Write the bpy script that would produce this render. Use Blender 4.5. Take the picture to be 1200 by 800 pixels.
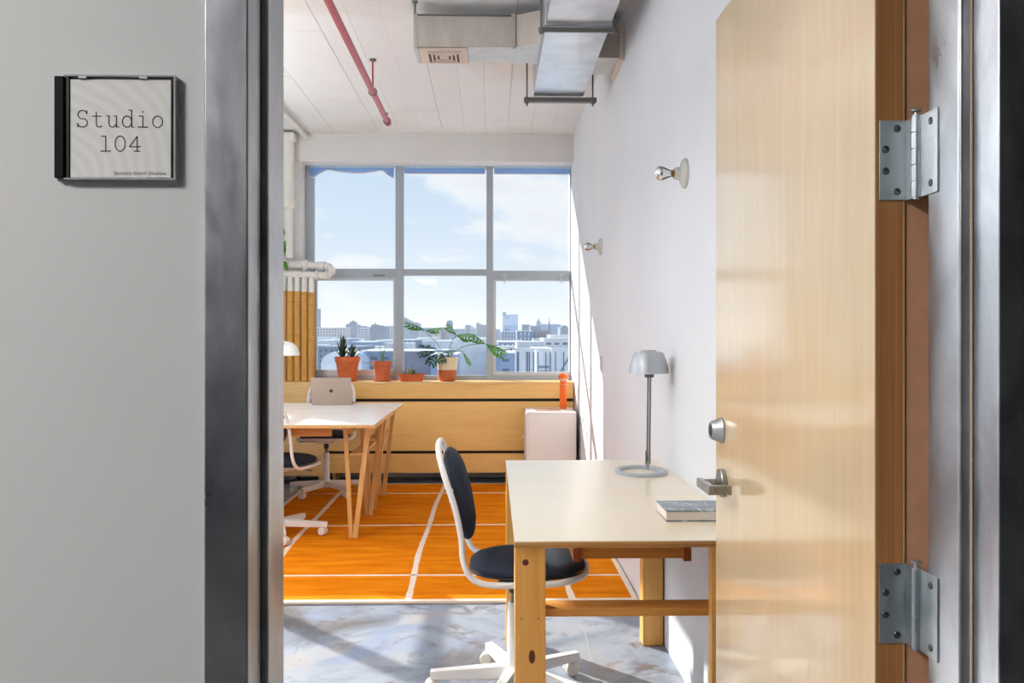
import bpy, bmesh, math, random
from mathutils import Vector, Matrix
PI = math.pi
scene = bpy.context.scene
COL = scene.collection
for o in list(bpy.data.objects):
    bpy.data.objects.remove(o)

# ------------------------------------------------------------------ camera, sky, sun, exposure
cam_data = bpy.data.cameras.new('camera')
cam = bpy.data.objects.new('camera', cam_data)
COL.objects.link(cam)
cam.location = (0, 0, 1.278)
cam.rotation_euler = (PI / 2, 0, -math.atan(24 / 1040))
cam_data.sensor_width = 36
cam_data.lens = 36 * 1040 / 1200
cam_data.shift_y = -8 / 1200
cam_data.clip_start = 0.02
cam_data.clip_end = 6000
scene.camera = cam

EXPOSURE = 0.1
SUN_STRENGTH = 10.0
SKY_STRENGTH = 0.98
CORRIDOR_LIGHT = 62.0
FILL_UP = 11.0  # upward strength of the added studio fill pendants
FILL_DOWN = 18.0  # downward strength of the same added pendants
HAZE = 0.0002
scene.view_settings.view_transform = 'Standard'
scene.view_settings.look = 'None'
scene.view_settings.gamma = 1
scene.view_settings.use_curve_mapping = False
scene.view_settings.exposure = EXPOSURE


def lin(r, g, b):
    def f(c):
        c /= 255
        return c / 12.92 if c <= 0.04045 else ((c + 0.055) / 1.055) ** 2.4
    return (f(r), f(g), f(b), 1)


world = bpy.data.worlds.new('sky')
scene.world = world
world.use_nodes = True
nt = world.node_tree
nt.nodes.clear()
N = nt.nodes.new
L = nt.links.new


def wmath(op, a, b=None, clamp=False):
    n = N('ShaderNodeMath')
    n.operation = op
    n.use_clamp = clamp
    for i, v in enumerate((a, b)):
        if v is None:
            continue
        if isinstance(v, (int, float)):
            n.inputs[i].default_value = v
        else:
            L(v, n.inputs[i])
    return n.outputs[0]


tc = N('ShaderNodeTexCoord')
sep = N('ShaderNodeSeparateXYZ')
L(tc.outputs['Generated'], sep.inputs[0])
ramp = N('ShaderNodeValToRGB')
L(wmath('ADD', sep.outputs['Z'], 0.0, True), ramp.inputs[0])
el = ramp.color_ramp.elements
el[0].position = 0.0
el[0].color = lin(240, 243, 246)
el[1].position = 1.0
el[1].color = lin(110, 160, 222)
for p, c in ((0.06, (228, 237, 246)), (0.12, (214, 229, 245)), (0.2, (203, 222, 243)), (0.45, (165, 200, 238))):
    e = el.new(p)
    e.color = lin(*c)
# clouds: fractal noise on the sky dome, plus one drifting bank
mp = N('ShaderNodeMapping')
mp.inputs['Scale'].default_value = (1.0, 1.0, 2.2)
mp.inputs['Location'].default_value = (0.35, 0.1, 0.02)
L(tc.outputs['Generated'], mp.inputs[0])
nz = N('ShaderNodeTexNoise')
nz.inputs['Scale'].default_value = 7.5
nz.inputs['Detail'].default_value = 9
nz.inputs['Roughness'].default_value = 0.56
nz.inputs['Distortion'].default_value = 0.3
L(mp.outputs[0], nz.inputs['Vector'])


def bank(px, pz, wx, wz, slope):
    # a soft elongated cloud bank round one direction of the sky
    dx = wmath('SUBTRACT', sep.outputs['X'], px)
    dz = wmath('SUBTRACT', wmath('SUBTRACT', sep.outputs['Z'], pz), wmath('MULTIPLY', dx, slope))
    q = wmath('ADD', wmath('POWER', wmath('DIVIDE', wmath('ABSOLUTE', dx), wx), 2.0), wmath('POWER', wmath('DIVIDE', wmath('ABSOLUTE', dz), wz), 2.0))
    g = wmath('POWER', 2.718, wmath('MULTIPLY', q, -1.0))
    return wmath('MULTIPLY', g, wmath('GREATER_THAN', sep.outputs['Y'], 0.0))


b1 = bank(0.075, 0.135, 0.07, 0.045, -0.55)
b2 = bank(-0.03, 0.17, 0.06, 0.016, -0.1)
dens = wmath('ADD', nz.outputs['Fac'], wmath('ADD', wmath('MULTIPLY', b1, 0.28), wmath('MULTIPLY', b2, 0.3)))
cr = N('ShaderNodeValToRGB')
L(dens, cr.inputs[0])
cr.color_ramp.elements[0].position = 0.57
cr.color_ramp.elements[0].color = (0, 0, 0, 1)
cr.color_ramp.elements[1].position = 0.68
cr.color_ramp.elements[1].color = (1, 1, 1, 1)
# thick middles of clouds are a little greyer
cc = N('ShaderNodeValToRGB')
L(dens, cc.inputs[0])
cc.color_ramp.elements[0].position = 0.62
cc.color_ramp.elements[0].color = lin(249, 250, 251)
cc.color_ramp.elements[1].position = 0.86
cc.color_ramp.elements[1].color = lin(234, 236, 241)
mix = N('ShaderNodeMix')
mix.data_type = 'RGBA'
L(wmath('MULTIPLY', cr.outputs[0], 0.92), mix.inputs[0])
L(ramp.outputs[0], mix.inputs[6])
L(cc.outputs[0], mix.inputs[7])
bg = N('ShaderNodeBackground')
bg.inputs[1].default_value = SKY_STRENGTH
L(mix.outputs[2], bg.inputs[0])
wo = N('ShaderNodeOutputWorld')
L(bg.outputs[0], wo.inputs[0])

sun_dir = Vector((0.955, -1.0, -0.714)).normalized()     # the way the sunlight travels
sd = bpy.data.lights.new('sun', 'SUN')
sd.energy = SUN_STRENGTH
sd.angle = math.radians(0.6)
sd.color = (1.0, 0.955, 0.89)
sun = bpy.data.objects.new('sun', sd)
COL.objects.link(sun)
sun.location = (-20, 25, 18)
sun.rotation_euler = sun_dir.to_track_quat('-Z', 'Y').to_euler()

# ------------------------------------------------------------------ materials
MATS = {}


class NB:
    """small node-tree helper"""
    def __init__(self, name):
        self.m = bpy.data.materials.new(name)
        self.m.use_nodes = True
        self.t = self.m.node_tree
        self.b = self.t.nodes['Principled BSDF']
        MATS[name] = self.m

    def n(self, typ, **kw):
        nd = self.t.nodes.new(typ)
        for k, v in kw.items():
            setattr(nd, k, v)
        return nd

    def l(self, a, b):
        self.t.links.new(a, b)

    def coord(self, scale=(1, 1, 1), rot=(0, 0, 0), loc=(0, 0, 0), kind='Object'):
        t = self.n('ShaderNodeTexCoord')
        m = self.n('ShaderNodeMapping')
        m.inputs['Scale'].default_value = scale
        m.inputs['Rotation'].default_value = rot
        m.inputs['Location'].default_value = loc
        self.l(t.outputs[kind], m.inputs[0])
        return m.outputs[0]

    def noise(self, vec, scale, detail=4, rough=0.5, dist=0.0):
        nd = self.n('ShaderNodeTexNoise')
        nd.inputs['Scale'].default_value = scale
        nd.inputs['Detail'].default_value = detail
        nd.inputs['Roughness'].default_value = rough
        nd.inputs['Distortion'].default_value = dist
        self.l(vec, nd.inputs['Vector'])
        return nd.outputs['Fac']

    def ramp(self, fac, stops):
        r = self.n('ShaderNodeValToRGB')
        self.l(fac, r.inputs[0])
        e = r.color_ramp.elements
        e[0].position, e[0].color = stops[0][0], stops[0][1]
        e[1].position, e[1].color = stops[-1][0], stops[-1][1]
        for p, c in stops[1:-1]:
            x = e.new(p)
            x.color = c
        return r.outputs[0]

    def mixc(self, fac, a, b, blend='MIX'):
        m = self.n('ShaderNodeMix', data_type='RGBA', blend_type=blend)
        for sock, v in ((m.inputs[0], fac), (m.inputs[6], a), (m.inputs[7], b)):
            if isinstance(v, (int, float)):
                sock.default_value = v
            elif isinstance(v, tuple):
                sock.default_value = v
            else:
                self.l(v, sock)
        return m.outputs[2]

    def bump(self, h, strength, dist=0.002):
        b = self.n('ShaderNodeBump')
        b.inputs['Strength'].default_value = strength
        b.inputs['Distance'].default_value = dist
        self.l(h, b.inputs['Height'])
        self.l(b.outputs[0], self.b.inputs['Normal'])

    def set(self, **kw):
        names = dict(color='Base Color', rough='Roughness', metal='Metallic', coat='Coat Weight', coat_rough='Coat Roughness', spec='Specular IOR Level', trans='Transmission Weight', ior='IOR', sheen='Sheen Weight', alpha='Alpha', sss='Subsurface Weight')
        for k, v in kw.items():
            s = self.b.inputs[names[k]]
            if isinstance(v, (int, float, tuple)):
                s.default_value = v
            else:
                self.l(v, s)
        return self.m


def plain(name, c, rough=0.5, metal=0.0, var=0.06, scale=30, bump=0.0, **kw):
    """a plain coloured surface with slight mottling and fine relief"""
    nb = NB(name)
    v = nb.coord()
    f = nb.noise(v, scale, 4)
    a = tuple(min(1, x * (1 + var)) for x in c[:3]) + (1,)
    d = tuple(x * (1 - var) for x in c[:3]) + (1,)
    nb.set(color=nb.ramp(f, [(0.3, d), (0.7, a)]), rough=rough, metal=metal, **kw)
    if bump:
        nb.bump(nb.noise(v, scale * 4, 3), bump)
    return nb.m


def wood(name, light, dark, grain='X', rough=0.45, coat=0.0, coat_rough=0.2, fine=1.0, bump=0.08, contrast=1.0, spec=0.5, thinmix=0.35):
    nb = NB(name)
    lo, hi = 0.35, 9.0 * fine
    sc = {'X': (lo, hi, hi), 'Y': (hi, lo, hi), 'Z': (hi, hi, lo)}[grain]
    v = nb.coord(sc)
    broad = nb.noise(v, 1.4, 5, 0.55, 0.8)
    thin = nb.noise(v, 11, 6, 0.6, 0.2)
    h = 0.22 / contrast
    c1 = nb.ramp(broad, [(0.5 - h, dark), (0.5 + h, light)])
    c2 = nb.ramp(thin, [(0.3, tuple(x * 0.82 for x in dark[:3]) + (1,)), (0.62, (1, 1, 1, 1))])
    nb.set(color=nb.mixc(thinmix, c1, c2, 'MULTIPLY'), rough=rough, coat=coat, coat_rough=coat_rough, spec=spec)
    nb.bump(thin, bump, 0.001)
    return nb.m


# walls and ceiling
def wallpaint(name, c, stain=None):
    nb = NB(name)
    v = nb.coord()
    f = nb.noise(v, 1.3, 4, 0.55)
    fine = nb.noise(v, 90, 3)
    mid = nb.noise(v, 7, 4)
    d = tuple(x * 0.955 for x in c[:3]) + (1,)
    col = nb.ramp(f, [(0.35, d), (0.65, c)])
    if stain:
        sf = nb.noise(v, 0.75, 5, 0.6, 0.4)
        sm = nb.ramp(sf, [(0.52, (0, 0, 0, 1)), (0.72, (0.55, 0.55, 0.55, 1))])
        col = nb.mixc(sm, col, stain)
    nb.set(color=col, rough=0.6, spec=0.35)
    hb = nb.n('ShaderNodeMath', operation='ADD')
    nb.l(fine, hb.inputs[0])
    nb.l(mid, hb.inputs[1])
    nb.bump(hb.outputs[0], 0.12, 0.002)
    return nb.m


M_WALL = wallpaint('white_wall_paint', (0.79, 0.80, 0.825, 1))
M_CORR = wallpaint('corridor_wall_paint', (0.70, 0.70, 0.70, 1))
M_CEIL = wallpaint('painted_concrete_ceiling', (0.80, 0.79, 0.772, 1), lin(212, 198, 180))
M_HEAD = wallpaint('painted_beam', (0.74, 0.725, 0.70, 1))

# floor: worn blue-grey painted concrete
nb = NB('worn_painted_concrete')
v = nb.coord()
f1 = nb.noise(v, 1.7, 7, 0.62, 0.9)
f2 = nb.noise(v, 4.2, 7, 0.68, 0.5)
f3 = nb.noise(v, 2.6, 5, 0.55, 1.2)
c = nb.ramp(f1, [(0.36, lin(98, 95, 95)), (0.46, lin(122, 129, 140)), (0.56, lin(146, 152, 162)), (0.68, lin(160, 152, 146))])
worn = nb.ramp(f2, [(0.54, (0, 0, 0, 1)), (0.64, (1, 1, 1, 1))])
c = nb.mixc(worn, c, lin(100, 92, 90))
blue = nb.ramp(f3, [(0.52, (0, 0, 0, 1)), (0.68, (0.8, 0.8, 0.8, 1))])
c = nb.mixc(blue, c, lin(130, 143, 168))
nb.set(color=c, rough=nb.ramp(f2, [(0.35, (0.32, 0.32, 0.32, 1)), (0.65, (0.55, 0.55, 0.55, 1))]), spec=0.5)
nb.bump(f2, 0.12, 0.003)
M_FLOOR = nb.m
M_JOINT = plain('floor_joint_filler', lin(168, 164, 158), 0.8)
M_CORRDARK = wallpaint('dark_corridor_paint', lin(66, 68, 72))
M_CORRFLOOR = plain('corridor_floor_concrete', lin(96, 95, 94), 0.5, scale=3, var=0.12)

# rug
nb = NB('orange_wool_rug')
v = nb.coord((1.2, 6.0, 1))
f = nb.noise(v, 2.2, 6, 0.6, 0.3)
g = nb.noise(nb.coord(), 420, 2)
c = nb.ramp(f, [(0.3, lin(206, 106, 2)), (0.5, lin(224, 124, 8)), (0.7, lin(236, 142, 24))])
nb.set(color=c, rough=0.95, spec=0.05)
nb.bump(g, 0.5, 0.004)
M_RUG = nb.m
M_CREAM = plain('cream_wool', lin(236, 214, 190), 0.95, scale=300, var=0.1, bump=0.4)

# woods
M_DOOR = wood('varnished_birch_veneer', lin(230, 204, 164), lin(218, 186, 142), 'Z', 0.3, 1.0, 0.10, 0.5, 0.008, contrast=0.7, thinmix=0.16)
M_DOOR.node_tree.nodes['Principled BSDF'].inputs['Coat IOR'].default_value = 1.7
M_DOOREDGE = wood('pine_door_edge', lin(208, 150, 90), lin(178, 116, 60), 'Z', 0.5, fine=4.0)
M_PLY = wood('amber_birch_plywood', lin(248, 208, 132), lin(234, 184, 102), 'X', 0.4, 0.15, 0.25, 0.4, 0.02, contrast=0.7, thinmix=0.2)
M_PLYPALE = wood('pale_birch_plywood', lin(244, 210, 150), lin(230, 186, 118), 'X', 0.45, fine=0.5, bump=0.03)
M_DESK = wood('birch_desk_top', lin(242, 226, 196), lin(236, 214, 176), 'X', 0.3, 1.0, 0.30, 0.3, 0.008, contrast=0.6, thinmix=0.12)
M_DESK.node_tree.nodes['Principled BSDF'].inputs['Coat IOR'].default_value = 1.7
M_PLYEDGE = wood('plywood_edge', lin(214, 160, 92), lin(170, 116, 58), 'X', 0.55, fine=8.0)
M_PINE = wood('knotty_pine', lin(238, 184, 100), lin(222, 158, 72), 'Z', 0.42, fine=0.9, bump=0.03, contrast=0.8, thinmix=0.25)
M_PINEY = wood('pine_board', lin(226, 164, 84), lin(204, 136, 60), 'X', 0.45)
M_REDWOOD = wood('pine_end_grain', lin(178, 92, 40), lin(150, 70, 28), 'Z', 0.6)
M_KNOT = plain('pine_knot', lin(96, 42, 18), 0.45, var=0.2, scale=120)
M_TRESTLE = wood('oiled_pine_trestle', lin(234, 190, 124), lin(218, 166, 94), 'Z', 0.42, fine=1.5)
M_TABLE = plain('white_laminate_top', lin(240, 236, 230), 0.22, var=0.01, spec=0.6)

# metals
def steel(name, dark, light, rough, scale=9, bump=0.012):
    nb = NB(name)
    v = nb.coord((1, 1, 0.5))
    f = nb.noise(v, scale, 6, 0.65, 0.6)
    g = nb.noise(nb.coord((1, 1, 0.08)), 60, 3)
    c = nb.ramp(f, [(0.3, dark), (0.7, light)])
    nb.set(color=c, metal=1.0, rough=nb.ramp(f, [(0.3, (rough * 0.8,) * 3 + (1,)), (0.7, (rough * 1.25,) * 3 + (1,))]) if bump else rough)
    if bump:
        nb.bump(g, bump, 0.0005)
    return nb.m


M_FRAME = steel('mill_finish_steel', lin(162, 165, 170), lin(206, 209, 214), 0.33)
M_HINGE = steel('satin_hinge_steel', lin(186, 194, 198), lin(214, 221, 224), 0.42, 30)
M_NICKEL = steel('satin_nickel', lin(150, 150, 148), lin(182, 182, 180), 0.3, 40)
M_SCREW = plain('dark_screw_steel', lin(92, 96, 98), 0.35, 0.9)
M_GALV = steel('galvanised_duct', lin(186, 192, 198), lin(216, 221, 226), 0.3, 5, 0)
M_DUCTTINT = steel('galvanised_duct_reflect_tint', lin(188, 184, 177), lin(210, 205, 197), 0.33, 10, 0)  # same metal as the main duct, warmer reflections put into the colour
M_ROD = plain('grey_steel_rod', lin(116, 116, 112), 0.45, 0.7)
M_CHROME = plain('bulb_silver', lin(222, 222, 220), 0.06, 1.0, var=0.01)
M_BRASS = plain('bulb_screw_brass', lin(170, 128, 70), 0.3, 1.0)
M_LAMPGREY = plain('silver_lacquer', lin(176, 180, 184), 0.35, 0.35, var=0.02)
M_LAMPPOLE = plain('grey_anodised_pole', lin(112, 114, 116), 0.35, 0.8)
M_LAMPINNER = plain('lamp_inner_white', lin(235, 235, 232), 0.5)
M_WINFRAME = plain('grey_window_aluminium', lin(164, 172, 180), 0.42, 0.1, var=0.03)
M_WINSASH = plain('pale_window_sash', lin(192, 197, 202), 0.42, 0.1, var=0.03)
M_BLACKGAP = plain('black_slot', lin(42, 32, 24), 0.7)
M_CASING = plain('white_window_casing', lin(226, 224, 220), 0.5)

# plastics, fabric, others
M_WHITE = plain('white_powder_coat', lin(232, 226, 220), 0.4, var=0.015)
M_CABINET = plain('white_lacquer_cabinet', lin(232, 226, 220), 0.45, var=0.01)
M_BLACK = plain('black_plastic', lin(26, 26, 30), 0.35)
M_WHEEL = plain('ivory_castor', lin(222, 214, 202), 0.45)
nb = NB('navy_wool_fabric')
v = nb.coord()
g = nb.noise(v, 520, 2, 0.6)
f = nb.noise(v, 12, 3)
nb.set(color=nb.mixc(0.35, nb.ramp(f, [(0.3, lin(36, 40, 52)), (0.7, lin(46, 50, 62))]), nb.ramp(g, [(0.3, lin(26, 29, 39)), (0.7, lin(78, 85, 99))])), rough=0.9, sheen=0.05, spec=0.1)
nb.bump(g, 0.35, 0.002)
M_NAVY = nb.m
M_ALU = plain('champagne_aluminium', lin(176, 156, 142), 0.42, 0.45, var=0.01)
M_LOGO = plain('dark_mirror_logo', lin(52, 40, 34), 0.2, 0.6)
M_SCREEN = plain('laptop_screen', lin(20, 20, 24), 0.15)
M_TERRA = plain('terracotta', lin(206, 104, 56), 0.8, var=0.1, scale=22, bump=0.15)
M_TERRA2 = plain('limed_terracotta', lin(198, 102, 64), 0.85, var=0.2, scale=45, bump=0.2)
M_CREAMGLAZE = plain('cream_glaze', lin(222, 206, 172), 0.4, var=0.04)
M_BROWNGLAZE = plain('brown_bare_clay', lin(178, 92, 50), 0.45, var=0.06)
M_SOIL = plain('potting_soil', lin(62, 44, 32), 0.95, var=0.3, scale=80, bump=0.5)


def leafmat(name, a, b, rough=0.4):
    nb = NB(name)
    v = nb.coord()
    f = nb.noise(v, 18, 4)
    nb.set(color=nb.ramp(f, [(0.3, a), (0.7, b)]), rough=rough, spec=0.5)
    # thin leaves let some light through
    t = nb.n('ShaderNodeBsdfTranslucent')
    nb.l(nb.ramp(f, [(0.3, a), (0.7, b)]), t.inputs[0])
    ms = nb.n('ShaderNodeMixShader')
    ms.inputs[0].default_value = 0.4
    out = nb.t.nodes['Material Output']
    nb.l(nb.b.outputs[0], ms.inputs[1])
    nb.l(t.outputs[0], ms.inputs[2])
    nb.l(ms.outputs[0], out.inputs[0])
    return nb.m


M_LEAF = leafmat('split_leaf_green', lin(66, 128, 44), lin(116, 172, 62))
M_LEAFDARK = leafmat('blue_green_leaf', lin(38, 88, 66), lin(70, 124, 92))
M_ALOE = leafmat('dark_succulent_green', lin(44, 66, 44), lin(84, 110, 70), 0.5)
M_ALOE2 = leafmat('aloe_green', lin(84, 138, 84), lin(124, 172, 110), 0.5)
M_STALK = leafmat('leaf_stalk', lin(96, 130, 72), lin(130, 160, 96), 0.5)
M_YELLEAF = leafmat('yellow_green_blade', lin(160, 176, 50), lin(196, 198, 84))
M_ORANGE = plain('bright_orange_plastic', lin(255, 112, 24), 0.35, var=0.02)
M_MAGCOVER = NB('magazine_cover')
_v = M_MAGCOVER.coord((3, 9, 1))
_f = M_MAGCOVER.noise(_v, 4, 3)
M_MAGCOVER = M_MAGCOVER.set(color=M_MAGCOVER.ramp(_f, [(0.4, lin(150, 66, 52)), (0.5, lin(224, 176, 160)), (0.6, lin(104, 58, 52))]), rough=0.35)
M_PAPER = plain('book_paper', lin(226, 216, 204), 0.8, var=0.05, scale=200)
nb = NB('book_cover_print')
v = nb.coord((1, 1, 1))
f = nb.noise(v, 9, 5, 0.6, 0.8)
sp = nb.ramp(nb.noise(v, 34, 6, 0.75, 1.0), [(0.56, (0, 0, 0, 1)), (0.62, (1, 1, 1, 1))])
nb.set(color=nb.mixc(sp, nb.ramp(f, [(0.35, lin(84, 94, 106)), (0.65, lin(134, 142, 152))]), lin(206, 208, 210)), rough=0.3)
M_COVER = nb.m
M_RED = plain('red_sprinkler_paint', lin(176, 52, 60), 0.4, var=0.06, coat=0.2)
M_PIPEWHITE = plain('painted_pipe_lagging', lin(226, 221, 214), 0.7, var=0.05, scale=40, bump=0.3)
nb = NB('wound_jute_cord')
v = nb.coord()
w = nb.n('ShaderNodeTexWave', wave_type='BANDS', bands_direction='Z')
w.inputs['Scale'].default_value = 26
w.inputs['Distortion'].default_value = 1.2
nb.l(v, w.inputs['Vector'])
nb.set(color=nb.ramp(w.outputs['Fac'], [(0.1, lin(186, 128, 54)), (0.7, lin(226, 172, 92))]), rough=0.9)
nb.bump(w.outputs['Fac'], 0.6, 0.004)
M_JUTE = nb.m
M_PORC = plain('glazed_porcelain', lin(206, 202, 196), 0.25, var=0.02)
M_VENT = plain('painted_vent', lin(214, 198, 182), 0.5, var=0.03)
M_VENTDARK = plain('vent_throat', lin(92, 80, 70), 0.7)
nb = NB('pale_blind_cassette')
nb.set(color=lin(214, 226, 234), rough=0.5)
t = nb.n('ShaderNodeBsdfTranslucent')
t.inputs[0].default_value = lin(226, 238, 246)
ms = nb.n('ShaderNodeMixShader')
ms.inputs[0].default_value = 0.6
nb.l(nb.b.outputs[0], ms.inputs[1])
nb.l(t.outputs[0], ms.inputs[2])
nb.l(ms.outputs[0], nb.t.nodes['Material Output'].inputs[0])
M_BLINDWHITE = nb.m
M_HEM = plain('blind_hem', lin(216, 214, 222), 0.5)
nb = NB('blue_blind_film')
nb.set(color=nb.ramp(nb.noise(nb.coord(), 20, 2), [(0.3, lin(176, 204, 236)), (0.7, lin(186, 212, 242))]), rough=0.5)
t = nb.n('ShaderNodeBsdfTranslucent')
t.inputs[0].default_value = lin(184, 211, 243)
ms = nb.n('ShaderNodeMixShader')
ms.inputs[0].default_value = 0.75
nb.l(nb.b.outputs[0], ms.inputs[1])
nb.l(t.outputs[0], ms.inputs[2])
nb.l(ms.outputs[0], nb.t.nodes['Material Output'].inputs[0])
M_FILM = nb.m


def clear(name, tint, refl=0.06, rough=0.02):
    """thin clear sheet: lets light straight through and mirrors a little at the surface"""
    nb = NB(name)
    t = nb.n('ShaderNodeBsdfTransparent')
    t.inputs[0].default_value = tint
    g = nb.n('ShaderNodeBsdfGlossy')
    g.inputs['Roughness'].default_value = rough
    fr = nb.n('ShaderNodeFresnel')
    fr.inputs[0].default_value = 1.45
    mu = nb.n('ShaderNodeMath', operation='MULTIPLY')
    nb.l(fr.outputs[0], mu.inputs[0])
    mu.inputs[1].default_value = refl / 0.06
    ms = nb.n('ShaderNodeMixShader')
    nb.l(mu.outputs[0], ms.inputs[0])
    nb.l(t.outputs[0], ms.inputs[1])
    nb.l(g.outputs[0], ms.inputs[2])
    nb.l(ms.outputs[0], nb.t.nodes['Material Output'].inputs[0])
    return nb.m


M_GLASS = clear('window_glass', (0.965, 0.98, 0.985, 1), 0.012)
M_BULBGLASS = clear('bulb_glass', (0.96, 0.96, 0.95, 1), 0.09)
M_CASE = clear('clear_case_plastic', (0.99, 0.99, 0.99, 1), 0.006)
nb = NB('printed_insert_paper')
v = nb.coord((1, 1, 1))
w = nb.n('ShaderNodeTexWave', wave_type='RINGS', rings_direction='Y')
w.inputs['Scale'].default_value = 22
w.inputs['Distortion'].default_value = 4
w.inputs['Detail'].default_value = 1.5
w.inputs['Detail Scale'].default_value = 0.6
nb.l(v, w.inputs['Vector'])
nb.set(color=nb.ramp(w.outputs['Fac'], [(0.0, lin(240, 238, 235)), (1.0, lin(247, 246, 244))]), rough=0.55)
M_INSERT = nb.m
M_INK = plain('black_ink', lin(44, 44, 46), 0.6)
M_INKGREY = plain('grey_ink', lin(120, 118, 116), 0.6)
M_SPINE = plain('black_case_spine', lin(10, 11, 16), 0.6, spec=0.15)
M_CASEEDGE = plain('smoky_case_edge', lin(176, 178, 180), 0.15, spec=0.7)
M_SWITCH = plain('switch_plate', lin(200, 200, 200), 0.4)

# ------------------------------------------------------------------ mesh building
class MB:
    def __init__(self):
        self.v = []
        self.f = []

    def add(self, vs, fs):
        o = len(self.v)
        self.v += [tuple(p) for p in vs]
        self.f += [tuple(i + o for i in f) for f in fs]
        return self

    def box(self, x0, x1, y0, y1, z0, z1):
        vs = [(x0, y0, z0), (x1, y0, z0), (x1, y1, z0), (x0, y1, z0), (x0, y0, z1), (x1, y0, z1), (x1, y1, z1), (x0, y1, z1)]
        return self.add(vs, [(3, 2, 1, 0), (4, 5, 6, 7), (0, 1, 5, 4), (1, 2, 6, 5), (2, 3, 7, 6), (3, 0, 4, 7)])

    def beam(self, p0, p1, w, h, up=(0, 0, 1)):
        """square bar from p0 to p1: w across, h along up"""
        p0, p1 = Vector(p0), Vector(p1)
        d = (p1 - p0).normalized()
        s = d.cross(Vector(up))
        if s.length < 1e-5:
            s = d.cross(Vector((1, 0, 0)))
        s.normalize()
        u = s.cross(d).normalized()
        vs = []
        for p in (p0, p1):
            for a, b in ((-1, -1), (1, -1), (1, 1), (-1, 1)):
                vs.append(p + s * (a * w / 2) + u * (b * h / 2))
        return self.add(vs, [(3, 2, 1, 0), (4, 5, 6, 7), (0, 1, 5, 4), (1, 2, 6, 5), (2, 3, 7, 6), (3, 0, 4, 7)])

    def tube(self, path, r, n=10, closed=False, caps=True):
        path = [Vector(p) for p in path]
        m = len(path)
        rs = r if isinstance(r, (list, tuple)) else [r] * m
        vs = []
        nrm = None
        for i, p in enumerate(path):
            if closed:
                d = path[(i + 1) % m] - path[i - 1]
            else:
                d = path[min(i + 1, m - 1)] - path[max(i - 1, 0)]
            d.normalize()
            if nrm is None:
                a = Vector((0, 0, 1)) if abs(d.z) < 0.9 else Vector((1, 0, 0))
                nrm = (a - d * a.dot(d)).normalized()
            else:
                nrm = (nrm - d * nrm.dot(d)).normalized()
            bn = d.cross(nrm)
            for k in range(n):
                t = 2 * PI * k / n
                vs.append(p + (nrm * math.cos(t) + bn * math.sin(t)) * rs[i])
        fs = []
        for i in range(m if closed else m - 1):
            j = (i + 1) % m
            for k in range(n):
                q = (k + 1) % n
                fs.append((i * n + k, i * n + q, j * n + q, j * n + k))
        if not closed and caps:
            fs.append(tuple(range(n))[::-1])
            fs.append(tuple((m - 1) * n + k for k in range(n)))
        return self.add(vs, fs)

    def cyl(self, p0, p1, r0, r1=None, n=16):
        return self.tube([p0, p1], [r0, r0 if r1 is None else r1], n)

    def lathe(self, prof, n=24, c=(0, 0, 0), axis='Z', ex=(1, 1)):
        """profile of (radius, height) pairs turned about an axis"""
        vs, fs = [], []
        for r, h in prof:
            for k in range(n):
                t = 2 * PI * k / n
                a, b = r * math.cos(t) * ex[0], r * math.sin(t) * ex[1]
                p = {'Z': (a, b, h), 'X': (h, a, b), 'Y': (b, h, a)}[axis]
                vs.append((p[0] + c[0], p[1] + c[1], p[2] + c[2]))
        m = len(prof)
        for i in range(m - 1):
            for k in range(n):
                q = (k + 1) % n
                fs.append((i * n + k, i * n + q, (i + 1) * n + q, (i + 1) * n + k))
        if prof[0][0] > 1e-6:
            fs.append(tuple(range(n))[::-1])
        if prof[-1][0] > 1e-6:
            fs.append(tuple((m - 1) * n + k for k in range(n)))
        return self.add(vs, fs)

    def prism(self, poly, a0, a1, plane='XY'):
        """polygon swept along the axis normal to its plane"""
        n = len(poly)
        def P(p, a):
            return {'XY': (p[0], p[1], a), 'XZ': (p[0], a, p[1]), 'YZ': (a, p[0], p[1])}[plane]
        vs = [P(p, a0) for p in poly] + [P(p, a1) for p in poly]
        fs = [tuple(range(n)), tuple(range(2 * n - 1, n - 1, -1))]
        fs += [(i, i + n, (i + 1) % n + n, (i + 1) % n) for i in range(n)]
        return self.add(vs, fs)

    def xf(self, mat):
        self.v = [tuple(mat @ Vector(p)) for p in self.v]
        return self

    def build(self, name, mat, parent=None, smooth=None, bevel=0.0, seg=2):
        me = bpy.data.meshes.new(name)
        me.from_pydata(self.v, [], self.f)
        bm = bmesh.new()
        bm.from_mesh(me)
        bmesh.ops.remove_doubles(bm, verts=bm.verts, dist=1e-6)
        bmesh.ops.recalc_face_normals(bm, faces=bm.faces)
        bm.to_mesh(me)
        bm.free()
        if smooth is None:
            smooth = len(me.polygons) > 12 or bevel > 0
        if smooth:
            for p in me.polygons:
                p.use_smooth = True
            me.set_sharp_from_angle(angle=math.radians(38))
        me.materials.append(mat)
        o = bpy.data.objects.new(name, me)
        COL.objects.link(o)
        if parent:
            o.parent = parent
        if bevel:
            b = o.modifiers.new('bevel', 'BEVEL')
            b.width = bevel
            b.segments = seg
            b.limit_method = 'ANGLE'
            b.harden_normals = True
        return o


def tag(o, label=None, cat=None, group=None, kind=None):
    if label:
        o['label'] = label
    if cat:
        o['category'] = cat
    if group:
        o['group'] = group
    if kind:
        o['kind'] = kind
    return o


def thing(name, label, cat, loc=(0, 0, 0), rotz=0.0, group=None, kind=None):
    o = bpy.data.objects.new(name, None)
    COL.objects.link(o)
    o.empty_display_size = 0.05
    o.location = loc
    o.rotation_euler = (0, 0, rotz)
    return tag(o, label, cat, group, kind)


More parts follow.
